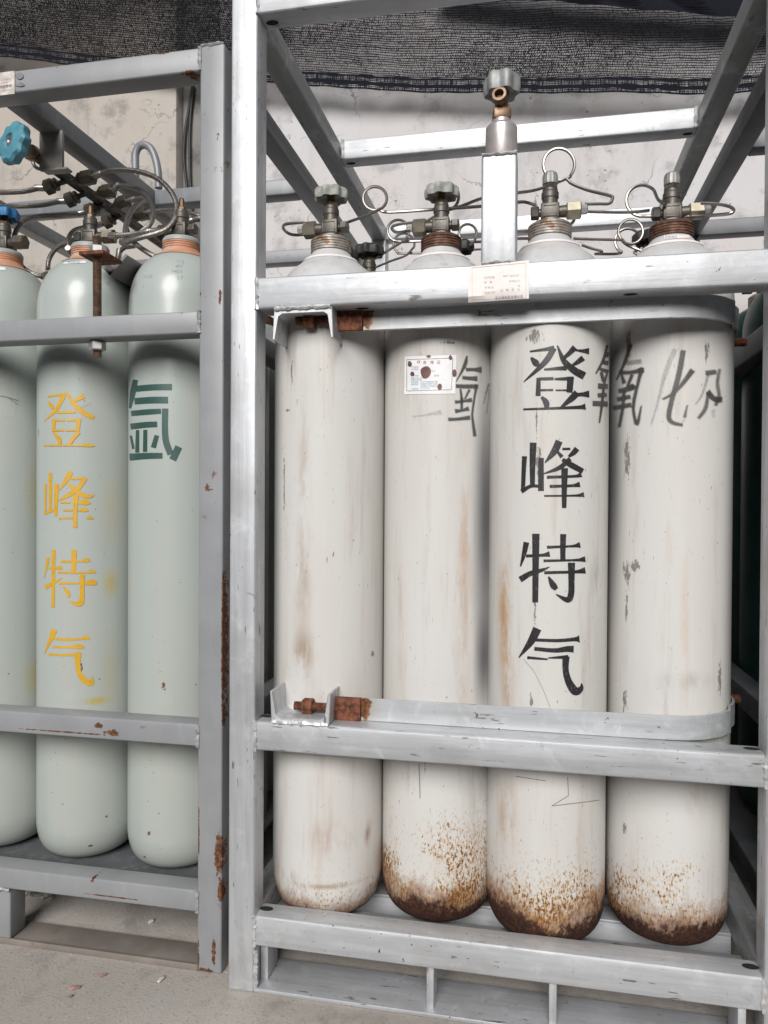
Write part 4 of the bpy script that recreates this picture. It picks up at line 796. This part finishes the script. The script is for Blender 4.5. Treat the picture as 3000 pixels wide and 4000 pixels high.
# pale green cylinders
LCY = [(-.6566, .2363), (-.4356, .2363), (-.2146, .2363)]; LB = .1215
LCONF = [('pale green cylinder with a blue handwheel, cut by the left picture edge', 'wheel', 1, [], [(cp(0, 140, 2640, LCY, LB), (.025, .05, .06), .6), (cp(0, 143, 1930, LCY, LB), (.02, .05, .10), .4)]),
    ('pale green cylinder with four yellow stencilled characters', 'stem', 1, [(cp(1, 350, 3308, LCY, LB), (.015, .05, .006)), (cp(1, 330, 1565, LCY, LB), (.006, .05, .008)), (cp(1, 415, 3190, LCY, LB), (.006, .05, .006)), (cp(1, 150, 1690, LCY, LB), (.006, .05, .02)), (cp(1, 318, 2600, LCY, LB), (.006, .05, .03))],
        [(cp(1, 432, 2275, LCY, LB), (.016, .05, .045), .75), (cp(1, 378, 2738, LCY, LB), (.036, .05, .014), .95), (cp(1, 435, 1990, LCY, LB), (.03, .06, .12), .25), (cp(1, 430, 2620, LCY, LB), (.02, .06, .12), .25)]),
    ('pale green cylinder with one dark green stencilled character, beside the grey post', 'stem', -1, [(cp(2, 582, 3252, LCY, LB), (.014, .05, .014)), (cp(2, 560, 3355, LCY, LB), (.015, .05, .008)), (cp(2, 500, 3290, LCY, LB), (.008, .06, .025)), (cp(2, 660, 3315, LCY, LB), (.006, .05, .004)), (cp(2, 640, 2680, LCY, LB), (.015, .05, .02))], [(cp(2, 590, 2950, LCY, LB), (.012, .05, .04), .15)])]
lcy = []
for i, ((cx, cy), (lab, kd, sd_, mk, ye)) in enumerate(zip(LCY, LCONF)):
    c = thing('gas_cylinder', (cx, cy, LB), lab, 'gas cylinder', 'pale green front-row cylinders')
    cyl_body(c, green_cyl('pale_green_cylinder_paint', marks=mk, yellow=ye), SH_G, 'g%d' % i)
    MB().lathe([(.062, 1.3010), (.0558, 1.3048), (.048, 1.3098), (.0425, 1.3150), (.0405, 1.320)], c.location, seg=48).obj('orange_collar', ORANGE, c)
    ring_thread(c, 1.318, 1.342, .0405, ORANGE)
    MB().lathe([(.0403, 1.3362), (.0409, 1.3366), (.0409, 1.3420), (.038, 1.3465), (.022, 1.3478)], c.location, seg=48).obj('ring_top', RINGTOP, c)
    valve(c, 1.344, sd_, kd, tape=False, rot=(.0, .1, -.1)[i], nutm=DARKNUT, wheelm=BLUE2)
    lcy.append(c)
stroke_mesh(DENG_Y, BVH['g1'], 'stencil_lettering', SPY, lcy[1], (0, 900), .5425, 1.2); stroke_mesh(FENG_Y, BVH['g1'], 'stencil_lettering', SPY, lcy[1], (120, 1800), .2712, 1.2)
stroke_mesh(TE_Y, BVH['g1'], 'stencil_lettering', SPY, lcy[1], (120, 1800), .2712, 1.2); stroke_mesh(QI_Y, BVH['g1'], 'stencil_lettering', SPY, lcy[1], (0, 2400), .6028, 1.2)
stroke_mesh(YA_G, BVH['g2'], 'stencil_lettering', SPG, lcy[2], (0, 900), .5425, 3.0)
decal_text([('11.2', 690, 1028, 17, .02), ('47.7', 685, 1046, 17, .03), ('V40.0', 668, 1066, 19, .03), ('5.7', 690, 1090, 20, .05), ('11.03', 560, 1086, 16, -.05)], on(BVH['g2'], .0005), 'stamped_numbers', EMB, lcy[2])
decal_text([('0 2', 362, 1082, 16, .1), ('W', 358, 1108, 18, .1), ('15', 412, 1112, 18, .15)], on(BVH['g1'], .0005), 'stamped_numbers', EMB, lcy[1])
st_ = decal_grid((252, 1026), (334, 1019), (338, 1028), (246, 1032), on(BVH['g1'], .0009), 'barcode_sticker', PAPER, lcy[1], 8, 2)
decal_lines([((268 + k * 5, 1022), (267 + k * 5, 1030)) for k in range(10)], on(BVH['g1'], .0012), 1.5, 'bars', INKK, st_)
st_ = decal_grid((-8, 1042), (22, 1046), (22, 1056), (-10, 1056), on(BVH['g0'], .0009), 'barcode_sticker', PAPER, lcy[0], 4, 2)
decal_lines([((-10, 1545), (30, 1552)), ((30, 1552), (72, 1566)), ((30, 1552), (68, 1580))], on(BVH['g0'], .0012), 2.0, 'tape_tear', INKK, lcy[0])
FILM = G('clear_tape_film'); FILM = FILM.set(col=(.75, .76, .73), rough=.12, alpha=.16); FILM.surface_render_method = 'BLENDED'
decal_grid((-10, 1480), (76, 1472), (54, 1632), (-10, 1625), on(BVH['g0'], .0009), 'clear_tape', FILM, lcy[0], 6, 4)
proto = None
for cl in range(3):
    for rw in (1, 2):
        if proto is None:
            c = thing('gas_cylinder', (0, 0, LB), '', 'gas cylinder', 'rear pale green cylinders'); cyl_body(c, green_cyl('pale_green_cylinder_paint'), SH_G); ring_thread(c, 1.318, 1.342, .0405, NECKR); valve(c, 1.338, 1, 'stem', tape=False, nutm=DARKNUT); proto = c
        else: c = copy_tree(proto)
        c.location = (LCY[cl][0] + .0, LCY[cl][1] + rw * .235, LB - .05)
        c['label'] = 'pale green cylinder, %s row, %s' % (('second', 'third')[rw - 1], ('behind the one with the blue handwheel', 'behind the yellow-lettered one', 'behind the one with the dark green character')[cl])

# manifold pipe with its blue-wheel shut-off valve
def manifold():
    A = U(128, 600, Y=.195); B = U(640, 955, Y=.78); B.x = A.x; ax = (B - A).normalized()
    root = thing('manifold', A, 'dark gas manifold pipe with a light blue handwheel, hanging under the grey cage', 'manifold')
    MB().lathe([(.0125, 0), (.0125, (B - A).length)], A, ax, 20).obj('pipe', BRONZE, root)
    V = U(48, 556, Y=.04); d = (V - A)
    f = lambda t: A + d * t
    m = MB(); m.hexa(f(-.10), f(.20), .0175, .1); m.hexa(f(.22), f(.40), .0155, .1, .3); m.lathe([(.0165, 0), (.0165, d.length * .22)], f(.40), d, 20); m.lathe([(.011, 0), (.011, d.length * .25)], f(.60), d, 12)
    m.obj('valve_body', BROWN, root)
    wd = Vector((-.35, -.90, .12)).normalized(); o = f(.84)
    hw = MB().lathe([(.012, -.006), (.026, -.010), (.0375, -.009), (.0415, -.002), (.0415, .008), (.037, .0135), (.026, .0155), (.0155, .0165), (.013, .0125), (.012, .0125)], o, wd, 96, lob=.075, nl=9, lobr=.03).obj('handwheel', BLUE, root)
    MB().lathe([(.0118, .006), (.0118, .0135), (.006, .0145), (.0025, .0125)], o, wd, 20).obj('wheel_screw', FERR, hw)
    m = MB()
    P = [A + ax * .03 + Vector((.022 * math.cos(t), 0, .02 * math.sin(t) - .001)) for t in [math.pi + k * math.pi / 10 for k in range(11)]]
    P = [P[0] + Vector((0, 0, .03))] + P + [P[-1] + Vector((0, 0, .05))]; m.tube(P, .004, 8).obj('u_bolt', FERR, root)
    return root, A, ax
mroot, MA, MAX = manifold()
def branch(px, py, Y, side, px2, py2):
    "hex nut on a branch of the manifold, pointing to the given pixel at the nut's outer end"
    a = U(px, py, Y=Y); b = U(px2, py2, Y=Y - .004); d = (b - a).normalized()
    MB().lathe([(.006, 0), (.006, .03)], a - d * .028, d, 12).obj('branch_stub', BRONZE, mroot)
    MB().hexa(a - d * .008, a + d * .002, .0150, .15).hexa(a + d * .003, b, .0175, .12, .2).obj('hex_nut', DARKNUT, mroot)
    return b, d
def hose(P, label, nut=None, r=.0058):
    root = thing('braided_hose', P[0], label, 'braided hose', 'braided hoses of the grey cage')
    C = crom(P, 7); MB().tube(C, r, 10).obj('hose', BRAID, root)
    for p, q in ((C[0], C[3]), (C[-1], C[-4])):
        d = (q - p).normalized(); MB().lathe([(.0070, -.002), (.0075, 0), (.0075, .022), (.0068, .024)], p, d, 14).obj('ferrule', FERR, root)
    return root
b1, _ = branch(318, 700, .30, 1, 366, 690); b2, _ = branch(402, 752, .37, 1, 442, 745); b3, _ = branch(466, 796, .45, 1, 502, 785); b4, _ = branch(535, 842, .53, 1, 574, 832)
b5, _ = branch(214, 722, .30, -1, 176, 735); b6, _ = branch(294, 772, .37, -1, 258, 786); b7, _ = branch(372, 815, .45, -1, 336, 828); b8, _ = branch(436, 858, .53, -1, 404, 872)
hose([b1] + pth([(412, 672, .29), (450, 665, .28), (530, 668, .27), (610, 695, .26), (665, 745, .25), (690, 800, .24), (685, 850, .225), (655, 890, .21), (615, 910, .20), (560, 925, .195), (515, 938, .20), (478, 950, .21)]) + pth([(482, 935, .22), (540, 920, .215), (600, 905, .21), (622, 903, .215)]), 'long braided hose arching highest at the right of the manifold')
hose([b2] + pth([(462, 729, .36), (500, 728, .34), (550, 745, .31), (585, 785, .29), (598, 830, .27), (590, 870, .25), (560, 900, .24), (520, 930, .23), (490, 915, .24), (495, 870, .27), (515, 820, .30), (545, 790, .34), (575, 778, .40)]), 'looped braided hose in the middle of the tangle right of the manifold')
hose([b3] + pth([(525, 780, .44), (555, 778, .42), (505, 835, .36), (492, 880, .30), (510, 930, .25), (545, 965, .23), (600, 1000, .22), (625, 1012, .24)]), 'braided hose curling down to the right of the yellow-lettered cylinder')
hose([b4] + pth([(600, 826, .52), (660, 822, .50), (720, 826, .46), (775, 842, .44), (830, 860, .44)]), 'braided hose running right behind the grey post')
hose([b5] + pth([(150, 736, .29), (90, 748, .27), (0, 752, .26), (-60, 750, .26)]), 'upper braided hose running off to the left edge')
hose([b6] + pth([(230, 788, .36), (170, 800, .33), (80, 806, .30), (0, 805, .30), (-60, 800, .30)]), 'middle braided hose running off to the left edge, below the upper one')
hose([b7] + pth([(300, 836, .43), (240, 842, .38), (160, 845, .34), (100, 862, .30), (62, 905, .27), (54, 960, .26), (70, 1020, .26), (110, 1060, .27), (160, 1078, .28), (185, 1072, .30)]), 'braided hose sweeping from the manifold down past the blue-wheel cylinder')
hose([b8] + pth([(375, 882, .50), (320, 890, .42), (285, 905, .36), (268, 935, .33), (272, 975, .32), (280, 990, .33)]), 'short braided hose dropping behind the yellow-lettered cylinder valve')
hose(pth([(432, 920, .222), (460, 920, .215), (520, 916, .215), (580, 905, .21), (618, 903, .218)]), 'straight braided hose joining the valves of the two lettered green cylinders')
hose(pth([(320, 935, .36), (270, 945, .36), (220, 970, .36), (193, 1010, .36), (188, 1050, .36), (200, 1075, .38)]), 'arched braided hose left of the yellow-lettered cylinder neck')
hose(pth([(525, 958, .42), (490, 965, .42), (468, 985, .42), (462, 1010, .42)]), 'small braided hose behind the rod of the clamp bar')
hose(pth([(720, 870, .40), (760, 858, .40), (800, 850, .40)]), 'short braided hose stub beside the grey post')
# clamp bar over the green cylinders with its threaded rod
def clamp():
    p = U(389, 1000, Y=.075); x = p.x; root = thing('clamp_bar', p, 'rusty angle clamp with long threaded rod through the grey upper rail', 'clamp')
    zt = U(372, 1005, Y=.075).z
    MB().thread((x, .068, U(399, 1395, Y=.068).z), (x - .001, .068, U(381, 922, Y=.068).z), .0088, .0032, 16).obj('threaded_rod', ROD, root)
    MB().box(U(324, 1010, Y=.06).x, U(418, 1000, Y=.06).x, .045, .115, zt - .004, zt + .004, .0015).obj('clamp_plate', RUST, root)
    MB().hexa((x, .068, zt + .004), (x, .068, zt + .019), .0165, .12).obj('nut', ZINC, root)
    zb = LZ['up'][0]
    MB().hexa((x, .068, zb - .001), (x, .068, zb - .019), .0165, .12).obj('nut', ZINC, root)
    m = MB(); q = U(429, 1076, X=-.322); y0, y1 = q.y, .95; xc = q.x
    t = .006; L = .055
    for s in (-1, 1):
        d = Vector((s * .72, 0, .70)); n = Vector((-d.z, 0, d.x)); c0 = Vector((xc, y0, q.z))
        m.poly_extrude([c0, c0 + d * L, c0 + d * L + n * t * s, c0 + n * t * s + Vector((0, 0, .0001))], (0, 1, 0), y1 - y0)
    m.obj('angle_bar', grey_paint('clamp_paint', base=(.20, .185, .185)), root)
clamp()
# plastic scrap under the grey cage
m = MB(); n = 9; V = []
for j in range(6):
    r = []
    for i in range(n):
        x = 84 + i * 16; y = 3482 + j * 12 * (1 - abs(i - 3) * .09); q = U(x, y, Y=.20 + .02 * random.random()); r.append(m.bm.verts.new(q + Vector((0, random.uniform(-.015, .015), random.uniform(-.004, .004)))))
    V.append(r)
for a_, b_ in zip(V, V[1:]):
    for i in range(n - 1): m.bm.faces.new((a_[i], a_[i + 1], b_[i + 1], b_[i]))
PL = G('thin_plastic_film'); PLM = PL.set(col=(.55, .53, .49), rough=.25, alpha=.6)
tag(m.obj('plastic_scrap', PLM, None, True, True), 'crumpled scrap of clear plastic film under the grey bottom rail', 'plastic scrap')

# ---------------------------------------------------------------- dark cage on the right with green cylinders
rc = thing('cylinder_cage', (1.5, .7, 0), 'dark grey steel cage at the right edge holding dark green cylinders', 'cylinder cage', 'cylinder cages')
rx0 = .992; zt = (1.735, 1.785)
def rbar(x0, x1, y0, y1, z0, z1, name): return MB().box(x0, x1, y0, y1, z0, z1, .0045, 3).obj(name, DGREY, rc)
for x in (rx0, 1.95):
    for y in (.05, 1.20): rbar(x, x + .05, y, y + .05, 0, zt[1] + .002, 'post')
    for z0, z1 in (zt, (1.21, 1.262), (.45, .50), (.10, .15)): rbar(x + .001, x + .049, .099, 1.201, z0, z1, 'side_rail')
for y in (.0512, .62, 1.2012):
    for z0, z1 in (zt, (1.21, 1.262), (.45, .50), (.10, .15)):
        if y == .62 and z0 != zt[0]: continue
        rbar(rx0 + .049, 1.951, y, y + .0475, z0 + .001, z1 - .001, 'cross_rail')
MB().box(rx0 + .049, 1.951, .1, 1.2, .12, .13, .001).obj('floor_plate', DGREY, rc)
proto = None
for k, (x, y) in enumerate([(1.16, .26), (1.16, .49), (1.16, .72), (1.16, .95), (1.385, .26), (1.385, .49), (1.385, .72), (1.385, .95)]):
    if proto is None:
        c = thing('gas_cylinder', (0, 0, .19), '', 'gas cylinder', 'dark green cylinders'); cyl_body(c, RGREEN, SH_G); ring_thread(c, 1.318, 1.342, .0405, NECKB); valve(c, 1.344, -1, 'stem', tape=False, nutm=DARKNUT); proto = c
    else: c = copy_tree(proto)
    c.location = (x, y, .19 if y < .6 else .13)
    c['label'] = 'dark green cylinder, %s, %s' % (('first row from the yard', 'second row from the yard', 'third row from the yard', 'fourth row from the yard')[k % 4], ('beside the bright cage', 'one column away from the bright cage')[k // 4])

# ---------------------------------------------------------------- small litter on the ground
def chip(x, y, r, mat, label):
    p = U(x, y, Z=.003); m = MB(); bmesh.ops.create_icosphere(m.bm, subdivisions=1, radius=1)
    a = random.uniform(0, 3)
    for v in m.bm.verts: c = Vector((v.co.x * r, v.co.y * r * .5, v.co.z * .003)) * random.uniform(.7, 1.2); v.co = p + Vector((c.x * math.cos(a) - c.y * math.sin(a), c.x * math.sin(a) + c.y * math.cos(a), c.z))
    tag(m.obj('paint_chip', mat, None, False), label, 'chip', 'chips on the ground')
REDC = simple('red_chip', (.33, .20, .185), .8); WHC = simple('white_chip', (.66, .64, .62), .7)
chip(628, 3823, .012, WHC, 'white chip on the concrete before the grey base plate'); chip(590, 3598, .011, WHC, 'white flake on the shaded floor under the grey cage')
chip(397, 3808, .010, REDC, 'red paint flake nearest the grey base plate'); chip(288, 3857, .012, REDC, 'larger red paint flake on the open concrete'); chip(277, 3890, .006, REDC, 'smallest red paint flake on the open concrete'); chip(1338, 3842, .012, REDC, 'red and white brick chip on the floor inside the bright cage foot')
m = MB(); rg = random.Random(3)
for _ in range(900):
    x, y = rg.uniform(-1.3, 1.2), rg.uniform(-.8, .7); r = rg.choice((.0008, .0012, .0018, .0028)) ; z = r * .5
    vs4 = [m.bm.verts.new((x + r * math.cos(t + x) * rg.uniform(.6, 1.3), y + r * math.sin(t + x) * rg.uniform(.6, 1.3), .0004)) for t in (0, 1.6, 3.1, 4.7)]; tp = m.bm.verts.new((x, y, z + .0006))
    for i in range(4): m.bm.faces.new((vs4[i], vs4[(i + 1) % 4], tp))
tag(m.obj('grit', simple('pale_grit', (.46, .43, .40), .8, 0, .4, 300, 0), None, False), kind='stuff', label='fine pale grit scattered on the yard concrete', cat='grit')
